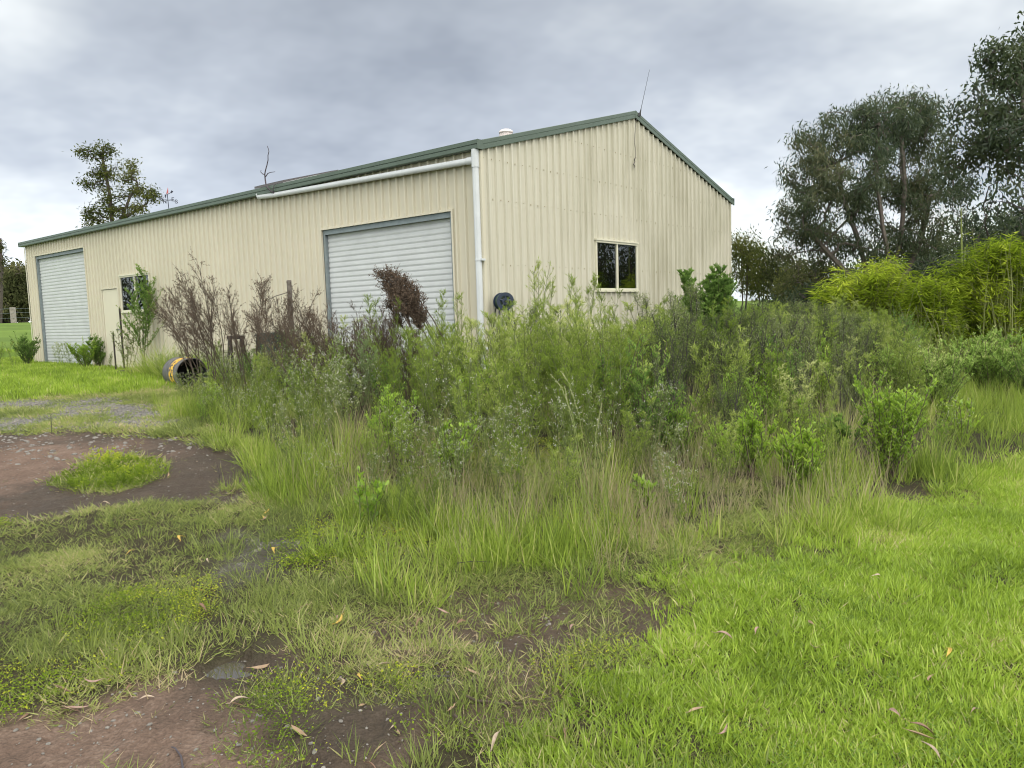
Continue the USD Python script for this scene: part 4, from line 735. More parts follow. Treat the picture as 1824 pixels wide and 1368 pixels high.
# bamboo with drooping tiers of lance leaves
def bamboo(label, u, d, sprays, seed):
    rng = np.random.default_rng(seed); o = foot(u, d); t = thing('bamboo_clump', label, 'bamboo', o, 0, None); culm = plain(f'bamboo_culm_{seed}', (.17, .19, .05), .5); g = Geo(); gl = Geo()
    for (su, sv, ru, rv, *dd) in sprays:
        c = at_depth(su, sv, d + (dd[0] if dd else 0)) - o; s = d / FPX; n = max(7, int(ru * rv * .022)); q = nrm(rng.normal(size=(n, 3)) * [1, 1, .8]) * (rng.random((n, 1)) ** .4) * [ru * s * .95, ru * s * .9, rv * s * .85] + c
        bt = np.column_stack([rng.normal(0, .25, len(q)), rng.normal(0, .25, len(q)), np.zeros(len(q))])
        for e, b in zip(q, bt): pts = np.array([b, b * .7 + e * .3 + [0, 0, .35 * e[2]], b * .25 + e * .75 + [0, 0, .25 * abs(e[2])], e + [0, 0, .06]]); tube(g, pts, [.016, .013, .008, .004], 5)
        m = 38; N = len(q) * m; cc = np.repeat(q, m, 0); az = rng.random(N) * 2 * np.pi; rr_ = .02 + .17 * rng.random(N) ** .8; dr_ = np.column_stack([np.cos(az), np.sin(az), .35 - 1.1 * rng.random(N) - rr_ * .6]); dd_ = nrm(dr_)
        base = cc + np.column_stack([np.cos(az) * rr_ * .8, np.sin(az) * rr_ * .8, rng.normal(0, .11, N) - rr_ ** 2 * .6]); side = nrm(np.cross(dd_, [0, 0, 1.0]) + rng.normal(0, .3, (N, 3)))
        kites(gl, base, dd_, side, (.17 + .12 * rng.random(N)), .021 + .010 * rng.random(N), np.clip(np.repeat(rng.random(len(q)), m) * .65 + .4 * rng.random(N) - .05, 0, 1), .2)
    for k in range(9):                                      # stray shoots that break the outline
        su, sv, ru, rv = sprays[rng.integers(len(sprays))][:4]; e = at_depth(su + rng.normal(0, ru * .7), sv - rv * (1.1 + .9 * rng.random()), d + rng.normal(0, .5)) - o; b = np.array([rng.normal(0, .25), rng.normal(0, .25), 0]); pts = np.array([b, b * .6 + e * .4 + [0, 0, .1], e]); tube(g, pts, [.013, .009, .004], 5)
        n = 26; f = .6 + .4 * rng.random(n); q, dd_ = along(pts, f); az = rng.random(n) * 6.28; ld = nrm(np.column_stack([np.cos(az), np.sin(az), .5 - .9 * rng.random(n)])); kites(gl, q, ld, sides(ld, rng), .16 + .1 * rng.random(n), .022, rng.random(n))
    part(t, 'culms', g, culm); part(t, 'leaves', gl, BAMB)
bamboo('loose yellow green bamboo before the tall gum, left of the round one', 1560, 17.5, [(1575, 478, 40, 16), (1540, 495, 45, 18), (1600, 500, 40, 20), (1500, 515, 40, 22), (1560, 525, 60, 25), (1620, 535, 40, 22), (1480, 530, 28, 20), (1540, 570, 60, 25)], 91)
bamboo('small rounded yellow green bamboo clump in the middle of the three', 1662, 16.0, [(1662, 510, 36, 12), (1640, 530, 30, 14), (1685, 530, 34, 16), (1662, 548, 40, 18), (1660, 585, 45, 22)], 92)
bamboo('largest yellow green bamboo clump at the right edge', 1765, 16.5, [(1765, 442, 40, 16), (1800, 445, 40, 20), (1735, 470, 38, 18), (1780, 480, 50, 25), (1700, 492, 40, 16), (1830, 490, 40, 30), (1745, 515, 55, 25), (1800, 525, 50, 25), (1720, 545, 45, 18), (1820, 560, 50, 20), (1760, 560, 60, 20), (1740, 600, 60, 25), (1810, 600, 50, 25)], 93)
d = 18.0; o = foot(1717, d); t = thing('bamboo_culm', 'single tall bare yellow green culm above the largest bamboo clump', 'bamboo', o); top = at_depth(1712, 372, d) - o; cm = plain('tall_culm', (.20, .24, .06), .45)
g = Geo(); n = 14; P = np.linspace([0, 0, 0], top, n); tube(g, P, np.linspace(.035, .012, n), 8); part(t, 'culm', g, cm)
for k in range(2, n): g = Geo(); tube(g, [P[k] - [0, 0, .012], P[k] + [0, 0, .012]], (.040 - .0018 * k), 8); part(t, 'node', g, cm)
rng = np.random.default_rng(5)
for k in range(9): a = rng.random() * 6.28; g = Geo(); b = top * (.93 + .07 * k / 9); tube(g, [b, b + [math.cos(a) * .14, math.sin(a) * .14, .06], b + [math.cos(a) * .22, math.sin(a) * .22, .16]], [.007, .005, .003], 5); part(t, 'twig', g, BR)
p2 = at_depth(1719, 440, d + .2) - o; g = Geo(); tube(g, [(.05, .1, 0), p2], [.022, .012], 7); part(t, 'second_culm', g, cm)
# ------------------------------------------------------------------ weeds and shrubs
STEMG = plain('green_stem', (.09, .11, .035), .7); STEMB = plain('brown_stem', (.085, .064, .046), .85, noise=.3, scale=40); STEMD = plain('dark_stem', (.050, .042, .042), .85, noise=.3, scale=40)
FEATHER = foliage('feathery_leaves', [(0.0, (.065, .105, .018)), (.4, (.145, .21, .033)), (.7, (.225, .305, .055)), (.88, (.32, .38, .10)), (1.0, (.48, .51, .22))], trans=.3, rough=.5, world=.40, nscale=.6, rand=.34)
BLUEG = foliage('blue_green_feather', [(0.0, (.065, .11, .038)), (.5, (.14, .205, .078)), (.8, (.22, .28, .13)), (1.0, (.40, .44, .28))], trans=.3, rough=.5, world=.3, nscale=.6)
BRIGHT = foliage('bright_leaves', [(0.0, (.085, .15, .018)), (.5, (.18, .30, .030)), (.85, (.30, .43, .050)), (1.0, (.46, .48, .08))], trans=.42, rough=.38, world=.2, nscale=1.2, spec=.5)
MIDG = foliage('mid_green_leaves', [(0.0, (.045, .09, .024)), (.5, (.115, .20, .046)), (.85, (.20, .31, .07)), (1.0, (.32, .38, .10))], trans=.35, rough=.4, world=.25, nscale=1.0)
DULLG = foliage('dull_leaves', [(0.0, (.055, .085, .025)), (.5, (.14, .185, .055)), (.8, (.22, .26, .10)), (1.0, (.46, .48, .34))], trans=.25, rough=.55, world=.3, nscale=.8)
DEADL = foliage('dead_seed_heads', [(0.0, (.045, .032, .024)), (.5, (.095, .068, .048)), (1.0, (.18, .135, .10))], trans=.1, rough=.8, world=.3, nscale=1.5)
SOFTG = foliage('soft_green_leaves', [(0.0, (.075, .13, .028)), (.5, (.18, .285, .060)), (.85, (.29, .41, .10)), (1.0, (.42, .46, .18))], trans=.35, world=.3, nscale=.8)
WHITEF = foliage('white_flowers', [(0.0, (.40, .38, .34)), (1.0, (.78, .77, .74))], trans=.25, rough=.7, world=.1)
def stems_of(rng, n, h, lean, fan, r0, seg=5):
    """Curved stems from one root: list of polylines."""
    out = []
    for k in range(n):
        a = rng.random() * 6.283; l = lean + fan * rng.random() ** .7; d = np.array([math.cos(a) * math.sin(l), math.sin(a) * math.sin(l), math.cos(l)]); H = h * (.72 + .34 * rng.random()); t = np.linspace(0, 1, seg + 1)[:, None]
        b = np.array([math.cos(a + 1), math.sin(a + 1), 0]) * rng.normal(0, .06) * H
        out.append(np.array([rng.normal(0, .03), rng.normal(0, .03), 0]) + d * t * H + b * np.sin(t * 3.1) + np.array([d[0], d[1], 0]) * t ** 2 * H * .1)
    return out
def feathery(seed, h=1.0, nst=4, nb=36, nl=15, leafw=.0046, seeds=.22, spread=.16, low=.18):
    rng = np.random.default_rng(seed); gs, gl = Geo(), Geo()
    for P in stems_of(rng, nst, h, .02, .22, .006):
        frusta(gs, P[:-1], P[1:], np.linspace(.005, .002, len(P))[:-1], np.linspace(.005, .002, len(P))[1:], .5, 3)
        f = low + (1 - low) * np.sort(rng.random(nb) ** .85); p, d = along(P, f); az = rng.random(nb) * 6.283; up = .55 + .5 * rng.random(nb)
        bd = nrm(np.column_stack([np.cos(az), np.sin(az), up]) + d * .5); bl = (spread * (1.15 - .75 * f) * (.6 + .7 * rng.random(nb))) * h / 1.0
        frusta(gs, p, p + bd * bl[:, None], np.full(nb, .0017), np.full(nb, .0008), .5, 3)
        q = np.repeat(np.arange(nb), nl); fr = rng.random(len(q)) ** .7; base = p[q] + bd[q] * (bl[q] * fr)[:, None]
        ld = nrm(bd[q] + rng.normal(0, .75, (len(q), 3)) + [0, 0, .3]); L = (.018 + .03 * rng.random(len(q))); tip_ = (fr > .55) & (rng.random(len(q)) < seeds)
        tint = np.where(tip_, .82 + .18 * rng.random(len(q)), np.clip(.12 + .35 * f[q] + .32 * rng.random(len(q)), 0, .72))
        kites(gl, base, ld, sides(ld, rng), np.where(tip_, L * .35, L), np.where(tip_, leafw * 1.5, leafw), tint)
    return gs, gl
def leafy(seed, h=.7, nst=6, fan=.5, nl=34, leaf=(.045, .018), shape=ovals, low=.15, twigs=5, up=.7):
    rng = np.random.default_rng(seed); gs, gl = Geo(), Geo()
    for P in stems_of(rng, nst, h, .03, fan, .006):
        frusta(gs, P[:-1], P[1:], np.linspace(.006, .0025, len(P))[:-1], np.linspace(.006, .0025, len(P))[1:], .5, 4); lines = [(P, nl)]
        for k in range(twigs):
            f = np.array([low + .7 * rng.random()]); p, d = along(P, f); az = rng.random() * 6.283; e = nrm(np.array([math.cos(az), math.sin(az), .9])); L = h * (.18 + .2 * rng.random()) * (1.2 - f[0]); T = p + e * np.linspace(0, 1, 4)[:, None] * L + np.array([0, 0, 1]) * (np.linspace(0, 1, 4)[:, None] ** 2) * L * .3
            frusta(gs, T[:-1], T[1:], np.full(3, .0028), np.full(3, .0018), .5, 3); lines.append((T, max(6, int(nl * .5))))
        for T, n in lines:
            f = low + (1 - low) * rng.random(n) if T is P else .15 + .85 * rng.random(n); p, d = along(T, f); az = rng.random(n) * 6.283; ld = nrm(np.column_stack([np.cos(az), np.sin(az), up * (.4 + rng.random(n))]) + d * .35)
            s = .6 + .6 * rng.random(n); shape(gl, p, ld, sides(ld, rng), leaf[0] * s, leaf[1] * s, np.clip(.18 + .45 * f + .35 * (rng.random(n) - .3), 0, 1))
    return gs, gl
def twiggy(seed, h=1.4, nst=3):
    rng = np.random.default_rng(seed); gs, gl = Geo(), Geo()
    for P in stems_of(rng, nst, h, .02, .16, .008, 6):
        frusta(gs, P[:-1], P[1:], np.linspace(.009, .003, len(P))[:-1], np.linspace(.009, .003, len(P))[1:], .5, 4)
        nb = 16; f = .3 + .7 * rng.random(nb); p, d = along(P, f); az = rng.random(nb) * 6.283; bd = nrm(np.column_stack([np.cos(az) * .7, np.sin(az) * .7, .9 + .5 * rng.random(nb)])); bl = h * .22 * (1.25 - f) * (.5 + rng.random(nb)); e = p + bd * bl[:, None]
        frusta(gs, p, e, np.full(nb, .0032), np.full(nb, .0016), .5, 3); q = np.repeat(np.arange(nb), 4); b2 = p[q] + bd[q] * (bl[q] * rng.random(len(q)))[:, None]; d2 = nrm(bd[q] + rng.normal(0, .5, (len(q), 3))); l2 = .05 + .07 * rng.random(len(q)); frusta(gs, b2, b2 + d2 * l2[:, None], np.full(len(q), .0015), np.full(len(q), .0008), .5, 3)
        m = np.repeat(np.arange(len(q)), 11); base = b2[m] + d2[m] * (l2[m] * rng.random(len(m)))[:, None] + rng.normal(0, .012, (len(m), 3)); ld = nrm(rng.normal(size=(len(m), 3)) + [0, 0, .4]); w = rng.random(len(m)) < .2
        kites(gl, base, ld, sides(ld, rng), np.where(w, .008, .022), np.where(w, .007, .007), np.where(w, .85 + .15 * rng.random(len(m)), .1 + .55 * rng.random(len(m))))
    return gs, gl
def deadweed(seed, h=1.0, nst=6, fan=.35, nb=26, nl=10, heads=False):
    rng = np.random.default_rng(seed); gs, gl = Geo(), Geo()
    for P in stems_of(rng, nst, h, .03, fan, .006, 6):
        frusta(gs, P[:-1], P[1:], np.linspace(.006, .0025, len(P))[:-1], np.linspace(.006, .0025, len(P))[1:], .5, 4)
        f = .42 + .58 * rng.random(nb) if not heads else .78 + .22 * rng.random(nb); p, d = along(P, f); az = rng.random(nb) * 6.283; bd = nrm(np.column_stack([np.cos(az), np.sin(az), .35 + .7 * rng.random(nb)]) * .7 + d * .7); bl = (.075 if heads else .22) * h * (1.2 - .7 * f) * (.5 + .8 * rng.random(nb))
        frusta(gs, p, p + bd * bl[:, None], np.full(nb, .0017), np.full(nb, .0009), .5, 3); q = np.repeat(np.arange(nb), 4); b2 = p[q] + bd[q] * (bl[q] * (.3 + .7 * rng.random(len(q))))[:, None]; d2 = nrm(bd[q] + rng.normal(0, .6, (len(q), 3))); l2 = .025 + .05 * rng.random(len(q))
        frusta(gs, b2, b2 + d2 * l2[:, None], np.full(len(q), .0012), np.full(len(q), .0008), .5, 3); m = np.repeat(np.arange(len(q)), nl // 2); base = b2[m] + d2[m] * l2[m][:, None] * rng.random((len(m), 1)); ld = nrm(rng.normal(size=(len(m), 3))); kites(gl, base, ld, sides(ld, rng), .012 * (.6 + rng.random(len(m))), .0055, rng.random(len(m)))
    return gs, gl
def flowering(seed, h=.75, nst=5):
    rng = np.random.default_rng(seed); gs, gl, gf = Geo(), Geo(), Geo()
    for P in stems_of(rng, nst, h, .03, .3, .005):
        frusta(gs, P[:-1], P[1:], np.linspace(.0045, .002, len(P))[:-1], np.linspace(.0045, .002, len(P))[1:], .5, 3); nb = 12; f = .25 + .75 * rng.random(nb); p, d = along(P, f); az = rng.random(nb) * 6.283; bd = nrm(np.column_stack([np.cos(az), np.sin(az), 1.0 + rng.random(nb)])); bl = .13 * (.5 + rng.random(nb)); e = p + bd * bl[:, None]; frusta(gs, p, e, np.full(nb, .0018), np.full(nb, .001), .5, 3)
        q = np.repeat(np.arange(nb), 7); base = p[q] + bd[q] * (bl[q] * rng.random(len(q)))[:, None]; ld = nrm(bd[q] * .5 + rng.normal(0, .7, (len(q), 3)) + [0, 0, .2]); kites(gl, base, ld, sides(ld, rng), .028 + .028 * rng.random(len(q)), .009 + .004 * rng.random(len(q)), np.clip(.25 + .5 * rng.random(len(q)), 0, 1))
        c = np.repeat(np.vstack([e[f > .5], P[-1:]]), 7, 0); b = c + rng.normal(0, .009, c.shape); ld = nrm(rng.normal(size=c.shape) + [0, 0, .7]); kites(gf, b, ld, sides(ld, rng), .008 + .005 * rng.random(len(c)), .0045, rng.random(len(c)))
    return gs, gl, gf
def kind(name, parts): 
    k = klass(name)
    for nme, g, m in parts: part(k, nme, g, m, kind='stuff' if nme == 'flowers' else None)
    return k
K_FEA = [kind('feathery_kind', [('stems', a, STEMG), ('leaves', b, FEATHER)]) for a, b in (feathery(100 + i, nst=3 + i % 2) for i in range(6))]
K_BLU = [kind('blue_feather_kind', [('stems', a, STEMG), ('leaves', b, BLUEG)]) for a, b in (feathery(120 + i, nst=3, nb=40, spread=.2, low=.1, seeds=.35, leafw=.005) for i in range(3))]
K_TWI = [kind('twiggy_kind', [('stems', a, STEMD), ('leaves', b, DULLG)]) for a, b in (twiggy(140 + i, 1.0) for i in range(4))]
K_FLO = [kind('flower_kind', [('stems', a, STEMG), ('leaves', b, DULLG if i % 2 else FEATHER), ('flowers', c, WHITEF)]) for i, (a, b, c) in enumerate(flowering(160 + i, 1.0) for i in range(4))]
K_LEA = [kind('leafy_kind', [('stems', a, STEMB), ('leaves', b, MIDG if i == 1 else BRIGHT)]) for i, (a, b) in enumerate(leafy(180 + i, 1.0, 7, .3, 56, (.042, .015), ovals) for i in range(4))]
K_DEA = [kind('dead_kind', [('stems', a, STEMB), ('seed_heads', b, DEADL)]) for a, b in (deadweed(200 + i, 1.0, 5 + i % 2, .34 + .08 * (i % 3)) for i in range(4))]
rng = np.random.default_rng(77)
def gnd(x, y): return float(gz(x, y)[0])
def put(name, src, label, cat, u, d, vt, rz=None, wide=1.0, group=None, lean=(0, 0), sink=.02):
    """A plant standing d metres ahead in the column u whose top reaches the height seen at vt."""
    b = at_depth(u, 600, d); b[2] = gnd(b[0], b[1]) - sink; h = at_depth(u, vt, d)[2] - b[2]; return place(name, src, label, cat, b, rng.random() * 6.28 if rz is None else rz, (h * wide, h * wide, h), group, lean)
# --- the thicket, plant by plant
def fill(poly, n, mind, rng, reject=None):
    lo, hi = poly.min(0), poly.max(0); out = np.zeros((0, 2)); tries = 0
    while len(out) < n and tries < 60:
        c = lo + (hi - lo) * rng.random((n * 4, 2)); c = c[inside(poly, c)]; tries += 1
        if reject is not None: c = c[~reject(c)]
        for p in c:
            if len(out) >= n: break
            if len(out) == 0 or np.min(((out - p) ** 2).sum(1)) > mind ** 2: out = np.vstack([out, p])
    return out
def target_h(p):                                            # how tall the weeds stand here
    u, v = to_px(np.array([p[0], p[1], 0.3])); d = p[1]; front = float(sdist(THICKET, np.array([p]))[0])
    cap = np.interp(u, [280, 400, 520, 650, 760, 900, 1100, 1300, 1500, 1700], [.48, .85, 1.0, 1.08, 1.17, 1.28, 1.30, 1.26, 1.2, .8])
    return float(np.clip(.50 + .36 * front, .4, cap))
def crowd(p):
    q = to_loc(np.column_stack([p, 0 * p[:, 0]])); bad = (q[:, 0] > -.25) & (q[:, 1] > -.3) & (q[:, 0] < GW + .3)
    uu = to_px(np.column_stack([p, 0 * p[:, 0]]))[0]; bad |= (uu > 272) & (uu < 385) & (p[:, 1] > 11.5) & (p[:, 1] < 15)
    for c, r in ((dc, .55), (bp, .5), (tp, .75), (c0, .35), (sp, .4)): bad |= np.hypot(p[:, 0] - c[0], p[:, 1] - c[1]) < r
    return bad
pts = fill(THICKET, 520, .23, rng, lambda c: crowd(c) | (np.interp(to_px(np.column_stack([c, .2 + 0 * c[:, 0]]))[0], [1500, 1750], [0, 1]) > rng.random(len(c))))
hid = np.hypot(pts[:, 0], pts[:, 1]); cnt = dict(f=0, w=0, t=0, l=0, b=0)
for p in pts:
    u, v = to_px(np.array([p[0], p[1], .2])); h = target_h(p); front = float(sdist(THICKET, p[None])[0]); z = gnd(*p) - .02; r = rng.random(); ln = (rng.normal(0, .07), rng.normal(0, .07)); at = (p[0], p[1], z); s = h * (.82 + .26 * rng.random())
    right = u > 1150; side_ = 'left part by the dirt track' if u < 600 else 'between sapling and seed grass' if u < 1000 else 'right of the seed grass'
    if right and u < 1560 and front > .9 and r < .50:
        place('twiggy_weed', K_TWI[rng.integers(4)], 'tall dark stemmed twiggy weed with sparse pale leaves right of the thicket\'s middle', 'weed', at, rng.random() * 6.28, (s * .9, s * .9, s * 1.0), 'dark twiggy weeds before the gable and bamboo', ln)
    elif front < 1.5 and r < (.62 if u < 1200 else .35):
        place('flowering_weed', K_FLO[rng.integers(4)], f'weed with tiny white flower heads, thicket front, {side_}', 'weed', at, rng.random() * 6.28, (max(s, .6) * 1.05, max(s, .6) * 1.05, max(s, .55)), f'white flowered weeds along the front of the thicket, {side_}', ln)
    elif front < 2.4 and r > .80:
        place('leafy_weed', K_LEA[rng.integers(4)], f'broad leaved green weed, thicket front, {side_}', 'weed', at, rng.random() * 6.28, (s * .8, s * .8, s * .85), f'broad leaved weeds in the front of the thicket, {side_}', ln)
    elif u < 680 and r < .4:
        place('grey_green_weed', K_BLU[rng.integers(3)], 'grey green feathery weed in the lower left part of the thicket', 'weed', at, rng.random() * 6.28, (s * 1.1, s * 1.1, s), 'grey green feathery weeds left in the thicket', ln)
    else:
        zone = ('before the dead weeds and green bin' if u < 560 else 'before the near roller door' if u < 830 else 'before the downpipe and hose reel' if u < 1010 else 'below the gable window' if u < 1180 else 'before the gable\'s right end' if u < 1330 else 'before the gum trees and bamboo'); row = 'front' if front < 1.6 else 'back'
        place('feathery_weed', K_FEA[rng.integers(6)], f'feathery olive weed, {row} of the thicket, {zone}', 'weed', at, rng.random() * 6.28, (s * 1.15, s * 1.15, s), f'feathery olive weeds in the {row} of the thicket {zone}', ln)
# --- tall single weeds against the gable
for u, d, vt, lab in ((975, 10.8, 478, 'tall wispy weed reaching up between hose reel and gable window'), (1030, 10.2, 476, 'tall wispy weed just left of the gable window'), (1075, 10.6, 520, 'feathery weed below the gable window\'s left pane'), (700, 9.6, 540, 'wispy green weed before the middle of the near roller door'), (770, 9.8, 528, 'wispy green weed before the right part of the near roller door'), (830, 10.0, 530, 'wispy weed between the near roller door and the downpipe')):
    put('wispy_weed', K_FEA[rng.integers(6)], lab, 'weed', u, d, vt, wide=.8)
for u, d, vt, lab in ((1150, 10.6, 520, 'thin purplish bare weed right of the gable window'), (1190, 11.2, 525, 'thin bare weed above the stock trough'), (1235, 10.4, 505, 'thin dark weed before the far part of the gable'), (945, 10.6, 545, 'small reddish bare weed right of the hose reel')):
    put('bare_weed', K_TWI[rng.integers(4)], lab, 'weed', u, d, vt, wide=.7)
# --- dead brown weeds before the side wall
for u, d, vt, lean, w, lab in ((380, 11.6, 474, (-.05, -.30), .75, 'tall brown dead weed leaning left, leftmost of the dead weeds'), (410, 11.8, 500, (-.05, -.30), .9, 'brown dead weed second from the left, leaning left'), (440, 11.3, 508, (0, -.12), .9, 'bushy brown dead weed left of the timber post'), (470, 11.5, 515, (0, .12), .9, 'dense brown dead weed above the green bin'), (352, 11.2, 520, (0, -.28), .7, 'low brown dead weed at the left end of the dead weeds'), (560, 11.0, 512, (0, -.26), .9, 'brown dead weed right beside the timber post'), (590, 10.8, 525, (0, -.22), .8, 'dark brown dead weed across the near roller door\'s left edge'), (625, 10.4, 535, (0, -.12), .75, 'dark dead weed before the near roller door\'s left part'), (660, 10.2, 545, (0, .0), .8, 'dark dead weed before the near roller door\'s middle'), (700, 10.6, 540, (0, -.1), .7, 'thin dead weed before the near roller door\'s middle'), (545, 10.2, 545, (0, -.25), .8, 'low tangled dead weed under the timber post'), (500, 11.2, 535, (0, .15), .8, 'dead weed behind the green bin'), (605, 9.9, 566, (0, -.25), .9, 'low dark dead weed at the near roller door\'s left foot'), (645, 9.8, 575, (0, -.1), .9, 'low dark dead weed second from the near roller door\'s left foot'), (680, 9.9, 570, (0, -.3), .8, 'low dark dead weed before the near roller door\'s foot, middle'), (722, 9.8, 578, (0, .05), .8, 'low dark dead weed right of the middle of the near roller door\'s foot'), (745, 9.8, 566, (0, -.25), .7, 'thin dead weed left of the dead stalk bundle')):
    put('dead_weed', K_DEA[rng.integers(4)], lab, 'dead weed', u, d, vt, wide=w, lean=lean)
a, b = deadweed(230, 1.0, 11, .045, 46, 14, True); KH = kind('dead_head_kind', [('stems', a, STEMB), ('seed_heads', b, DEADL)])
put('dead_seed_stalks', KH, 'thick bundle of dead stalks with dark seed head leaning across the near roller door', 'dead weed', 818, 9.6, 462, wide=1.0, lean=(-.05, -.42))
# --- shrubs
def shrub(label, u, d, vt, mat, seed, nst=9, fan=.5, nl=40, leaf=(.04, .016), shape=ovals, wide=1.0, stem=STEMB, low=.15, twigs=6, up=.8, name='shrub'):
    b = at_depth(u, 600, d); b[2] = gnd(b[0], b[1]) - .02; h = at_depth(u, vt, d)[2] - b[2]; gs, gl = leafy(seed, h, nst, fan, nl, leaf, shape, low, twigs, up); t = thing(name, label, 'shrub', b)
    part(t, 'stems', gs, stem); part(t, 'leaves', gl, mat); return t
shrub('narrow upright bright green shrub amid dark twiggy weeds', 1390, 8.6, 632, BRIGHT, 301, 9, .16, 60, (.030, .010), kites, twigs=8)
shrub('lime green leafy shrub left in the front row at the thicket\'s right', 1338, 6.2, 722, BRIGHT, 302, 8, .28, 54, (.036, .014), low=.10, twigs=9)
shrub('lime green leafy shrub second in the front row at the right', 1432, 5.8, 748, BRIGHT, 303, 10, .36, 52, (.036, .014), low=.10, twigs=9)
shrub('rounder darker leafy shrub between the two lime ones and the large bush', 1500, 6.6, 722, MIDG, 304, 9, .42, 34, (.045, .018), twigs=6)
shrub('large bright green bush at the right front of the thicket', 1592, 6.2, 655, BRIGHT, 305, 14, .34, 62, (.036, .014), low=.10, twigs=12)
shrub('soft green feathery bush behind the large bright bush', 1672, 9.0, 598, SOFTG, 306, 22, .42, 80, (.036, .012), kites, twigs=10)
shrub('broad soft green bush left of the one at the right edge', 1600, 9.8, 600, SOFTG, 313, 18, .42, 70, (.036, .013), kites, twigs=9)
shrub('wide blue green bush at the right edge before the bamboo', 1770, 10.5, 580, SOFTG, 307, 34, .62, 90, (.042, .015), kites, twigs=10)
shrub('dusky blue green bush at the far right edge', 1850, 9.8, 600, MIDG, 308, 24, .6, 70, (.040, .014), kites, twigs=9)
shrub('dark upright shrub under the round bamboo clump', 1612, 12.5, 548, MIDG, 309, 12, .25, 60, (.034, .011), kites, twigs=9)
shrub('small leafy shrub at the right before the wide blue green bush', 1718, 7.4, 700, BRIGHT, 310, 6, .4, 26, (.05, .02), twigs=4)
shrub('pale green feathery shrub in the middle of the thicket\'s front', 1190, 6.6, 690, BRIGHT, 311, 11, .36, 60, (.032, .007), kites, twigs=9)
shrub('bright leafy shrub in the thicket\'s front left of the seed grass', 800, 6.0, 742, BRIGHT, 312, 9, .34, 36, (.042, .017), twigs=6)
shrub('small round leaved sapling in grass at the thicket\'s left front', 640, 5.1, 838, BRIGHT, 314, 3, .22, 20, (.048, .026), low=.2, twigs=3, stem=STEMG)
shrub('yellowish leafy sapling low in the front right of the seed grass', 1130, 5.2, 850, BRIGHT, 315, 5, .3, 20, (.05, .022), low=.25, twigs=3)
shrub('dense dark green shrub at the right corner of the gable', 1268, 14.0, 484, MIDG, 316, 26, .26, 100, (.075, .026), kites, twigs=14, low=.3)
shrub('tall thin stemmed shrub in front of the far window', 250, 18.0, 486, MIDG, 317, 6, .16, 90, (.06, .022), ovals, low=.25, twigs=14)
shrub('sparse low shrub before the access door', 222, 17.8, 560, DULLG, 318, 5, .25, 40, (.05, .02), ovals, twigs=6)
shrub('round bush by the shed\'s far corner left of the far roller door', 44, 22.0, 592, MIDG, 319, 14, .4, 60, (.06, .016), kites, twigs=9)
shrub('bush with yellowish foot before the far roller door', 148, 20.0, 602, BRIGHT, 320, 14, .5, 50, (.06, .018), kites, twigs=8)
shrub('darker bush right of the yellowish one by the far roller door', 172, 20.3, 597, MIDG, 321, 12, .28, 60, (.06, .018), kites, twigs=8)
shrub('soft green bush at the foot of the slender gums', 1345, 15.5, 560, SOFTG, 322, 22, .5, 70, (.055, .016), kites, twigs=9)
shrub('soft pale bush right of the gable shrub before the tall gum', 1425, 15.0, 560, SOFTG, 323, 22, .5, 70, (.055, .016), kites, twigs=9)
shrub('feathery bush below the loose bamboo', 1510, 13.0, 552, BLUEG, 324, 16, .45, 56, (.045, .011), kites, twigs=9)
for k, (u, d, vt) in enumerate(((1480, 11.0, 560), (1555, 10.2, 570), (1445, 9.4, 575), (1530, 8.6, 600), (1350, 10, 560), (1290, 9.0, 580), (1250, 9.8, 560))):
    put('twiggy_weed', K_TWI[k % 4], 'tall dark stemmed twiggy weed with sparse pale leaves right of the thicket\'s middle', 'weed', u, d, vt, wide=.9, group='dark twiggy weeds before the gable and bamboo')
for k, (u, d, vt) in enumerate(((120, 21.5, 608), (100, 21.8, 612), (20, 21.5, 612), (-10, 21, 608), (190, 19, 625))):
    put('wispy_weed', K_FEA[k], ('wispy weed at the far roller door\'s right foot', 'wispy weed at the far roller door\'s middle', 'wispy weed at the left edge by the round bush', 'wispy weed just outside the left edge', 'wispy weed right of the darker bush by the far roller door')[k], 'weed', u, d, vt, wide=1.2)
# --- seed grass standing out of the front
sg = thing('seed_grass', 'tall arching pale seed grass stalks in the middle of the thicket\'s front', 'grass', (lambda b: (b[0], b[1], gnd(b[0], b[1])))(at_depth(1040, 600, 4.9)))
o = np.array(UsdGeom.Xformable(sg).GetLocalTransformation().ExtractTranslation()); SEEDM = plain('pale_seed_head', (.36, .36, .20), .8); SEEDG = plain('seed_stalk', (.20, .25, .07), .7)
for k, ln in enumerate(([(1045, 960), (1040, 840), (1020, 740), (1000, 690), (982, 668)], [(1050, 960), (1048, 850), (1032, 740), (1012, 680), (1000, 662)], [(1040, 960), (1036, 860), (1022, 760), (1010, 715), (1006, 690)], [(1055, 950), (1058, 850), (1062, 770), (1072, 720)])):
    P = np.array([at_depth(u, v, 4.9 + .05 * k) for u, v in ln]) - o; P[0, 2] = -.02; g = Geo(); tube(g, P, np.linspace(.0028, .0012, len(P)), 5); part(sg, 'stalk', g, SEEDG)
    g = Geo(); f = .55 + .45 * rng.random(90); p, d = along(P, f); ld = nrm(d + rng.normal(0, .35, (90, 3))); kites(g, p, ld, sides(ld, rng), .014, .004, rng.random(90)); part(sg, 'seed_head', g, SEEDM)
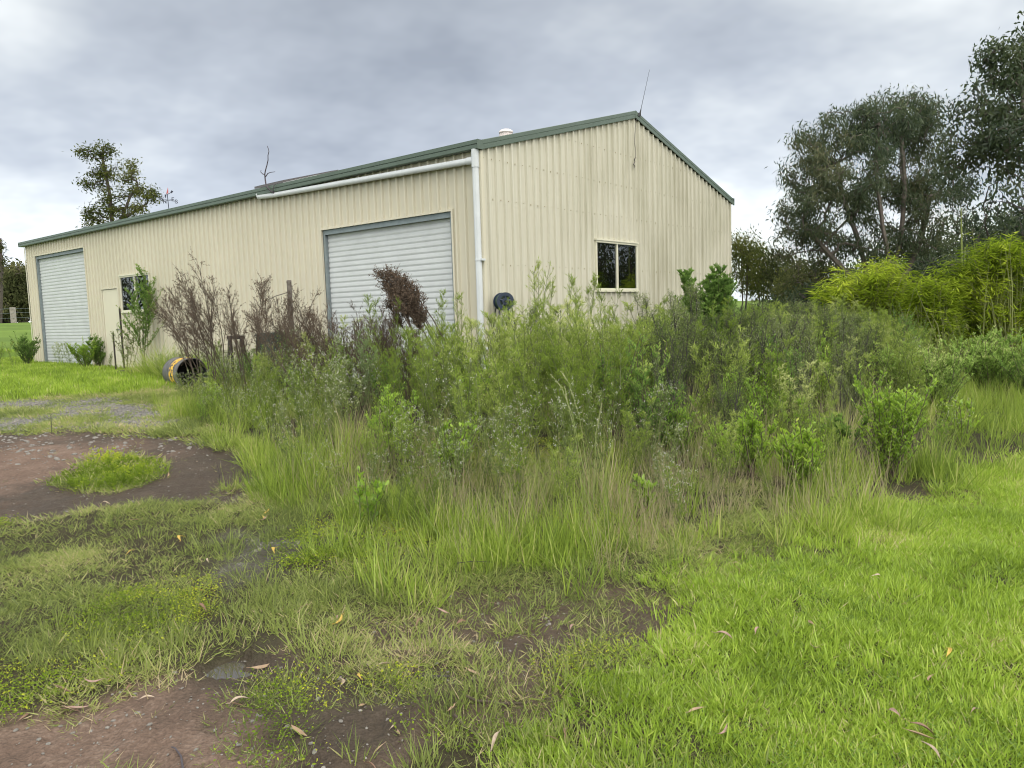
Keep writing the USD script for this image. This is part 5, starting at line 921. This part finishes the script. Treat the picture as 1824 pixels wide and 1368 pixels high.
# ------------------------------------------------------------------ grasses
LAWN = foliage('lawn_blades', [(0.0, (.11, .175, .020)), (.35, (.21, .31, .032)), (.7, (.31, .43, .055)), (.9, (.38, .46, .08)), (1.0, (.46, .42, .21))], trans=.28, rough=.42, world=.40, rand=.3, nscale=1.6, spec=.45)
WILD = foliage('wild_blades', [(0.0, (.10, .13, .035)), (.35, (.19, .235, .060)), (.7, (.28, .335, .085)), (.9, (.38, .38, .15)), (1.0, (.46, .38, .23))], trans=.28, rough=.48, world=.5, rand=.3, nscale=1.1, spec=.4)
TALL = foliage('tall_blades', [(0.0, (.10, .15, .022)), (.4, (.20, .28, .040)), (.75, (.30, .39, .06)), (1.0, (.44, .42, .17))], trans=.3, rough=.45, world=.35, rand=.45, nscale=.9, spec=.4)
DRY = foliage('dry_blades', [(0.0, (.13, .10, .055)), (.5, (.24, .19, .10)), (1.0, (.36, .31, .20))], trans=.3, rough=.6, world=.3, rand=.3)
def tuft(seed, n, rad, h, w, lean, droop, dry=.06, seg=2, bias=0.0, flat=0.0):
    r = np.random.default_rng(seed); a = r.random(n) * 6.283; q = rad * np.sqrt(r.random(n)); base = np.column_stack([np.cos(a) * q, np.sin(a) * q, np.full(n, -.01)]); a2 = a + r.normal(0, .9, n); l = np.abs(r.normal(lean, .22, n)) + flat * r.random(n)
    d = np.column_stack([np.cos(a2) * np.sin(l), np.sin(a2) * np.sin(l), np.cos(l)]); H = h * (.45 + .75 * r.random(n)); bend = np.column_stack([np.cos(a2), np.sin(a2), np.full(n, -.55)]) * (droop * (.3 + r.random(n)))[:, None]
    t = np.clip(.12 + .6 * r.random(n) + bias, 0, .9); t = np.where(r.random(n) < dry, .93 + .07 * r.random(n), t); return blades(Geo(), base, d, H, w * (.6 + .7 * r.random(n)), bend, t, r, seg)
def creeping(seed, n=58, rad=.12, h=.05, leaf=.011):
    r = np.random.default_rng(seed); g = Geo(); a = r.random(n) * 6.283; q = rad * np.sqrt(r.random(n)); b = np.column_stack([np.cos(a) * q, np.sin(a) * q, h * r.random(n)]); d = nrm(np.column_stack([r.normal(size=n), r.normal(size=n), .15 + .5 * r.random(n)])); ovals(g, b, d, sides(d, r), leaf * (.7 + .7 * r.random(n)), leaf * (.5 + .3 * r.random(n)), .2 + .7 * r.random(n)); return g
rg = np.random.default_rng(500)
def field(n, d0, d1, u0=-120, u1=1950, power=1.0):
    """Random ground points between two distances, evenly dense over the ground when power is 1."""
    y = np.sqrt(d0 ** 2 + (d1 ** 2 - d0 ** 2) * rg.random(n) ** power); x = ((u0 + (u1 - u0) * rg.random(n)) - 912) / FPX * y * 1.02; return np.column_stack([x, y])
def clump(P, scale, seed): return meshkit.fbm(np.column_stack([P * scale, 0 * P[:, 0]]), 3, seed)
LAWNEDGE = gpoly([(1010, 1420), (1040, 1300), (1090, 1190), (1180, 1085), (1280, 1010), (1400, 975), (1560, 905), (1700, 862), (1824, 815), (2100, 760), (2500, 1400)])
ISL = lambda P: np.max([sstep(sdist(p, P), -.06, .08) for p in ISLES], 0)
def lay(name, geos, mat, P, keep, smin, smax, lean=.08, tall=None):
    P = P[rg.random(len(P)) < keep]; z = gz(P[:, 0], P[:, 1]); n = len(P); s = smin + (smax - smin) * rg.random(n)
    if tall is not None: s = np.column_stack([s, s, s * tall(P)])
    scatter(name, geos, mat, np.column_stack([P, z]), rg.random(n) * 6.283, s, rg.integers(0, len(geos), n), lean, rg); return n
N = {}
bare = lambda M: np.clip(1 - 1.0 * np.maximum(M[:, 0], M[:, 1] * .92), 0, 1)
shedfree = lambda P: ~((to_loc(np.column_stack([P, 0 * P[:, 0]]))[:, 0] > -.05) & (to_loc(np.column_stack([P, 0 * P[:, 0]]))[:, 1] > -.05) & (to_loc(np.column_stack([P, 0 * P[:, 0]]))[:, 0] < GW + .05) & (to_loc(np.column_stack([P, 0 * P[:, 0]]))[:, 1] < SL + .05))
# the mown lawn at the right
L1 = [tuft(600 + i, 52, .085, .048, .0062, .50, .03, .06, 2, 0, .5) for i in range(6)]; L1b = [tuft(606 + i, 70, .19, .06, .011, .5, .03, .07, 2, 0, .5) for i in range(4)]
P = field(15000, 2.0, 6.5, 850, 2000); k = sstep(sdist(LAWNEDGE, P) + (clump(P, 2, 1) - .5) * .6, -.25, .25) * bare(masks(P)); N['lawn'] = lay('lawn_grass', L1, LAWN, P, k * (.45 + .55 * sstep(clump(P, 3.0, 31), .3, .55)), .65, 1.35, .12)
P = field(11000, 6.3, 16, 1100, 2150); k = sstep(sdist(LAWNEDGE, P) + (clump(P, 2, 1) - .5) * .6, -.25, .25) * bare(masks(P)) * (sdist(THICKET, P) < .1); N['lawn2'] = lay('lawn_grass', L1b, LAWN, P, k, .8, 1.2, .1)
L2 = [tuft(610 + i, 9, .05, .105, .0078, .3, .04, .0, 3, .1) for i in range(4)]
P = field(2600, 2.2, 7, 950, 2000); k = (sdist(LAWNEDGE, P) > 0) * sstep(clump(P, 1.6, 7), .50, .66); N['lawn3'] = lay('broad_lawn_grass', L2, LAWN, P, k, .7, 1.2)
P = field(3200, 2.2, 7, 900, 2000); k = (sdist(LAWNEDGE, P) > -.2) * sstep(clump(P, 1.3, 41), .50, .66); N['clover'] = lay('lawn_clover', [creeping(664 + i, 50, .12, .045, .009) for i in range(3)], MIDG, P, k * .7, .6, 1.1, .1)
P = field(5200, 2.2, 8, 800, 2050); k = (sdist(LAWNEDGE, P) > -.3) * sstep(clump(P, 1.8, 43), .44, .64); N['thatch'] = lay('lawn_thatch', [tuft(730 + i, 18, .09, .045, .0034, .9, .02, .0, 2, 0, .5) for i in range(3)], DRY, P, k * .8, .7, 1.3, .15)
# rough low grass at the left and middle
W1_ = [tuft(620 + i, 48, .095, .050, .0042, .65, .04, .16, 2, 0, .6) for i in range(6)]; W2_ = [tuft(630 + i, 20, .05, .115, .0050, .36, .06, .08, 3) for i in range(5)]; W3_ = [tuft(640 + i, 60, .2, .075, .010, .6, .04, .12, 2, 0, .5) for i in range(4)]
def rough(P, thin=1.0): return (1 - sstep(sdist(LAWNEDGE, P), -.15, .35)) * np.maximum(bare(masks(P)), .6 * ISL(P)) * (sdist(PUDDLE, P) < -.03)
P = field(15000, 2.0, 7.0, -150, 1500); dn = .22 + .85 * sstep(clump(P, 1.7, 11), .36, .62); N['wild'] = lay('rough_grass', W1_, WILD, P, rough(P) * dn, .7, 1.4, .15)
P = field(12000, 6.8, 14, -200, 900); k = rough(P) * (sdist(THICKET, P) < .2) * (.5 + .6 * sstep(clump(P, 1.2, 12), .3, .6)); N['wild2'] = lay('rough_grass', W3_, WILD, P, k, .6, 1.15, .12)
P = field(3600, 2.3, 8.5, -150, 1450); k = rough(P) * (1 - .8 * ISL(P)) * sstep(clump(P, 1.1, 13), .50, .62); N['wild3'] = lay('wild_tussock', W2_, WILD, P, k, .7, 1.45, .1)
P = field(9000, 13.5, 30, -250, 500); k = shedfree(P) * (masks(P)[:, 3] < .5) * bare(masks(P)); N['far'] = lay('field_grass', [tuft(650 + i, 60, .36, .12, .02, .35, .03, .05, 2) for i in range(4)], LAWN, P, k, .7, 1.2)
P = field(3500, 12, 30, 1250, 2100); k = shedfree(P) * (masks(P)[:, 3] < .8); N['far2'] = lay('field_grass', [tuft(655 + i, 50, .34, .5, .02, .3, .1, .1, 2) for i in range(4)], WILD, P, k, .7, 1.3)
# sparse sprigs on the muddy ground
P = np.vstack([field(9000, 2.2, 5.2, -100, 1350), field(2500, 6, 12, -150, 480)]); m = masks(P); k = (m[:, 0] > .3) * sstep(clump(P, 2.3, 15), .46, .62) * np.where(P[:, 1] > 5.3, .12, .8) * (sdist(PUDDLE, P) < 0); k *= np.where((P[:, 0] < -.9) & (P[:, 1] < 2.9), .25, 1)
N['sprig'] = lay('mud_sprigs', [tuft(660 + i, 12, .05, .055, .0035, .7, .04, .25, 2, 0, .5) for i in range(5)], WILD, P, k, .7, 1.5, .2)
CREEP = foliage('creeping_leaves', [(0.0, (.09, .14, .02)), (.5, (.17, .25, .03)), (.85, (.30, .38, .04)), (1.0, (.45, .48, .06))], trans=.4, rough=.4, world=.6, rand=.4, nscale=2.0)
P = field(5200, 2.2, 7.5, -150, 1100); k = np.maximum(rough(P) * sstep(clump(P, 1.0, 17), .50, .64), ISL(P) * .5) * (sdist(PUDDLE, P) < 0); N['creep'] = lay('creeping_weed', [creeping(670 + i) for i in range(5)], CREEP, P, k, .6, 1.2, .1)
isl = fill(ISLE, 90, .06, rg); scatter('low_herb_patch', [leafy(680 + i, .2, 6, .8, 12, (.03, .012), kites, .1, 2)[1] for i in range(3)], CREEP, np.column_stack([isl, gz(*isl.T)]), rg.random(len(isl)) * 6.28, .35 + .5 * rg.random(len(isl)), rg.integers(0, 3, len(isl)), .1, rg)
# knee high grass along the thicket's front and inside it
T1_ = [tuft(690 + i, 36, .09, .46, .0062, .18, .16, .06, 4) for i in range(5)]; T2_ = [tuft(700 + i, 60, .14, .8, .007, .14, .2, .14, 4) for i in range(4)]; T3_ = [tuft(707 + i, 34, .10, .24, .0066, .32, .10, .04, 3) for i in range(4)]
def edge(P, a, b): s = sdist(THICKET, P) + (clump(P, 1.4, 19) - .5) * .8; return sstep(s, a - .2, a + .2) * (1 - sstep(s, b - .3, b + .3))
free_ = lambda P: ~crowd(P)
P = field(5200, 3.6, 9, 250, 1850); N['fr'] = lay('fringe_grass', T3_, TALL, P, edge(P, -.5, .3) * (.08 + .6 * sstep(clump(P, 1.3, 21), .42, .60)) * free_(P) * bare(masks(P)), .6, 1.25, .08)
P = field(6000, 4.0, 12, 220, 1900); N['tall'] = lay('tall_grass', T1_, TALL, P, edge(P, .0, 1.3) * (.04 + .45 * sstep(clump(P, 1.1, 23), .46, .62)) * free_(P), .65, 1.1, .07)
P = field(5000, 5, 20, 220, 1950); N['tall2'] = lay('thicket_grass', T2_, WILD, P, (sdist(THICKET, P) > .8) * .22 * free_(P) * shedfree(P), .45, .8, .08)
P = field(1500, 4.2, 8, 500, 1700); N['dry'] = lay('dry_stalks', [tuft(720 + i, 16, .08, .55, .0035, .15, .08, .9, 3) for i in range(3)], DRY, P, edge(P, -.1, 1.6) * .30 * free_(P), .5, 1.0, .08); 
# the bright pampas-like clump left of the dead weeds
cb = np.array([at_depth(u, 600, d) for u, d in ((290, 15.6), (318, 15.4), (270, 15.9), (352, 15.2), (300, 15.2), (258, 16.2), (385, 14.4), (240, 16.6))]); cz = gz(cb[:, 0], cb[:, 1])
for k in range(8):
    g = tuft(740 + k, 150, .16, .95, .008, .18, .36, .06, 5); p = place('grass_clump', kind('clump_kind', [('blades', g, TALL)]), ('bright arching grass clump above the drum\'s rear', 'bright arching grass clump above the drum\'s middle', 'bright grass clump left of the drum, by the window shrub', 'grass clump between the drum and the sawhorse', 'grass clump close behind the drum', 'low grass clump left of the drum near the wall', 'grass clump right of the drum', 'low grass clump below the far window')[k], 'grass', (cb[k, 0], cb[k, 1], cz[k] - .02), 0, (1, 1, (1.0, .95, .95, .8, .8, .6, .7, .6)[k]))
# stones
STN = plain('grey_stones', (.24, .225, .20), .8, noise=.6, scale=60); peb = []
for i in range(5):
    m = trimesh.creation.icosphere(1, 1.0); m.vertices *= 1 + .25 * (np.random.default_rng(i).random((len(m.vertices), 1)) - .5); m.vertices *= [1, .75, .5]; peb.append(Geo().tri(m))
P = np.vstack([field(14000, 2.2, 5, -100, 1000), field(14000, 4, 6.5, 380, 640), field(30000, 4.5, 13, -250, 620)]); m = masks(P); k = np.where(m[:, 1] > .35, np.where(P[:, 1] > 7.5, .8, .20), np.where(m[:, 0] > .5, .16, 0)); P = P[rg.random(len(P)) < k]
scatter('loose_stones', peb, STN, np.column_stack([P, gz(*P.T) + .001]), rg.random(len(P)) * 6.28, (.003 + .010 * rg.random(len(P)) ** 4) * np.where(P[:, 1] > 8, 3.0, np.where(masks(P)[:, 1] > .35, 1.3, 1.0)), rg.integers(0, 5, len(P)), .3, rg)
# ------------------------------------------------------------------ fallen leaves and sticks
FALLEN = [plain('fallen_leaf_' + n, c, .6, noise=.35, scale=40) for n, c in (('tan', (.36, .25, .155)), ('pinkish', (.36, .24, .19)), ('brown', (.22, .13, .085)), ('yellow', (.55, .38, .08)), ('pale', (.44, .35, .26)))]
def fallen(seed, L=.095, W=.021):
    r = np.random.default_rng(seed); t = np.linspace(0, 1, 9); w = W * np.sin(np.pi * np.clip(t * .96 + .02, 0, 1)) ** .8 * (1 - .35 * t); cv = r.normal(0, .25); x = L * (t - .5); y = cv * L * (t - .5) ** 2 * 2; z = .012 * np.sin(t * 3.1 + r.random()) * r.random() + .004 + r.normal(0, .02) * (t - .5) ** 2 * 2
    tw = r.normal(0, .6) * t; V = np.vstack([np.column_stack([x, y + s * w / 2 * np.cos(tw), z + s * w / 2 * np.sin(tw) + (.35 * w if s else 0)]) for s in (-1, 0, 1)]); V2 = V - [0, 0, .0006]; n = 9; fa = []
    for k in range(2):
        for i in range(8): fa.append([k * n + i, k * n + i + 1, (k + 1) * n + i + 1, (k + 1) * n + i])
    fa = np.array(fa); V[:, 2] -= V[:, 2].min() - .002; g = Geo(); g.add(V, fa); g.add(V - [0, 0, .0008], fa[:, ::-1]); tube(g, [(x[0], y[0], V[9, 2]), (x[0] - .018, y[0] + .004, V[9, 2] + .001)], .0011, 5); return g
FK = [[kind('leaf_kind', [('blade', fallen(800 + 10 * c + i), FALLEN[c])]) for i in range(3)] for c in range(5)]
rl = np.random.default_rng(31)
spots = {0: [(1240, 1280), (420, 1250), (645, 1250), (708, 1296), (240, 935), (395, 915), (840, 1193), (540, 1095), (465, 1173), (1443, 1124), (1655, 1225), (1640, 1330), (300, 843), (530, 1300), (672, 1335), (806, 1275), (985, 1330)],
         1: [(470, 935), (875, 1070), (790, 1095), (1020, 1115), (1290, 1145), (1350, 1138), (1735, 1285), (1593, 1290), (1450, 1165), (600, 1112), (1310, 1003), (1290, 1320), (165, 1228), (137, 1262)],
         2: [(110, 1245), (125, 1260), (230, 1222), (1010, 1323), (1645, 1325), (48, 1275), (660, 1370), (820, 1105), (745, 1110), (360, 1095)],
         3: [(470, 932), (475, 924), (487, 990), (320, 968), (712, 957), (235, 996), (360, 1065), (1690, 1180), (605, 1118), (640, 1205)],
         4: [(262, 1237), (425, 1245), (610, 1208), (885, 1340), (680, 1180), (700, 1290), (1560, 1040), (820, 1085), (1660, 1355), (370, 1010), (190, 905), (350, 820)]}
nmz = ('tan', 'pinkish brown', 'dark brown', 'yellow', 'pale')
for c, lst in spots.items():
    for (u, v) in lst:
        p = ground_at(u, min(v, 1366)); p[2] = float(gz(p[0], p[1])[0]); nearlawn = u > 1080
        m_ = masks(p[None, :2])[0]; lift = .012 if m_[0] > .5 else .035
        where = 'in the mown lawn at the right' if nearlawn else ('on bare or muddy ground' if m_[0] > .5 else 'in the rough grass at the left')
        place('fallen_leaf', FK[c][rl.integers(3)], f'{nmz[c]} curled fallen gum leaf lying {where}', 'leaf', p + [0, 0, lift], rl.random() * 6.28, (.5 + .5 * rl.random()) * np.array([1, .8 + .5 * rl.random(), 1.0]), f'{nmz[c]} fallen leaves {where}', (rl.normal(0, .2), rl.normal(0, .2)))
def stick(label, pts, r, mat):
    P = []
    for u, v, *h in pts: q = ground_at(u, v); P.append([q[0], q[1], float(gz(q[0], q[1])[0]) + r + (h[0] if h else .006)])
    P = np.array(P); o = P[0].copy(); t = thing('stick', label, 'stick', o); g = Geo(); tube(g, P - o, np.linspace(r, r * .6, len(P)), 7); part(t, 'shaft', g, mat)
stick('short thick black stick on the mud right of the middle grass island', [(752, 1194), (775, 1196), (800, 1199)], .009, STEMD)
stick('long thin brown stick lying across grass below the black one', [(822, 1240), (850, 1248), (900, 1250), (950, 1249)], .006, STEMB)
stick('thin dark twig in sparse grass right of the long stick', [(1030, 1243), (1050, 1233), (1068, 1230)], .004, STEMD)
stick('curved grey twig at the bottom edge on the mud', [(326, 1368), (322, 1340), (312, 1325), (305, 1320)], .004, BR)
stick('brown twig with a reddish end near the bottom centre', [(810, 1283, .02), (830, 1300), (850, 1308)], .005, STEMB)
stick('thin dark wire-like twig in the bright tussocks', [(815, 1026, .08), (845, 1027, .09), (878, 1027, .08)], .0025, STEMD)
for (u, v, vt, lab) in ((390, 862, 825, 'thin dead stalk standing on the dark earth patch'), (92, 770, 735, 'dark dead sprig standing on the gravel at the left')):
    q = ground_at(u, v); hgt = (v - vt) / FPX * q[1]; t = thing('dead_stalk', lab, 'stalk', q); g = Geo(); tube(g, [(0, 0, -.02), (.01, 0, hgt * .5), (-.01, .01, hgt)], [.004, .003, .0015], 5); part(t, 'stem', g, STEMD)
    for k in range(5): a = rl.random() * 6.28; f = .35 + .13 * k; g = Geo(); tube(g, [(0, 0, hgt * f), (math.cos(a) * hgt * .18, math.sin(a) * hgt * .18, hgt * (f + .15))], [.002, .001], 4); part(t, 'twig', g, STEMD)
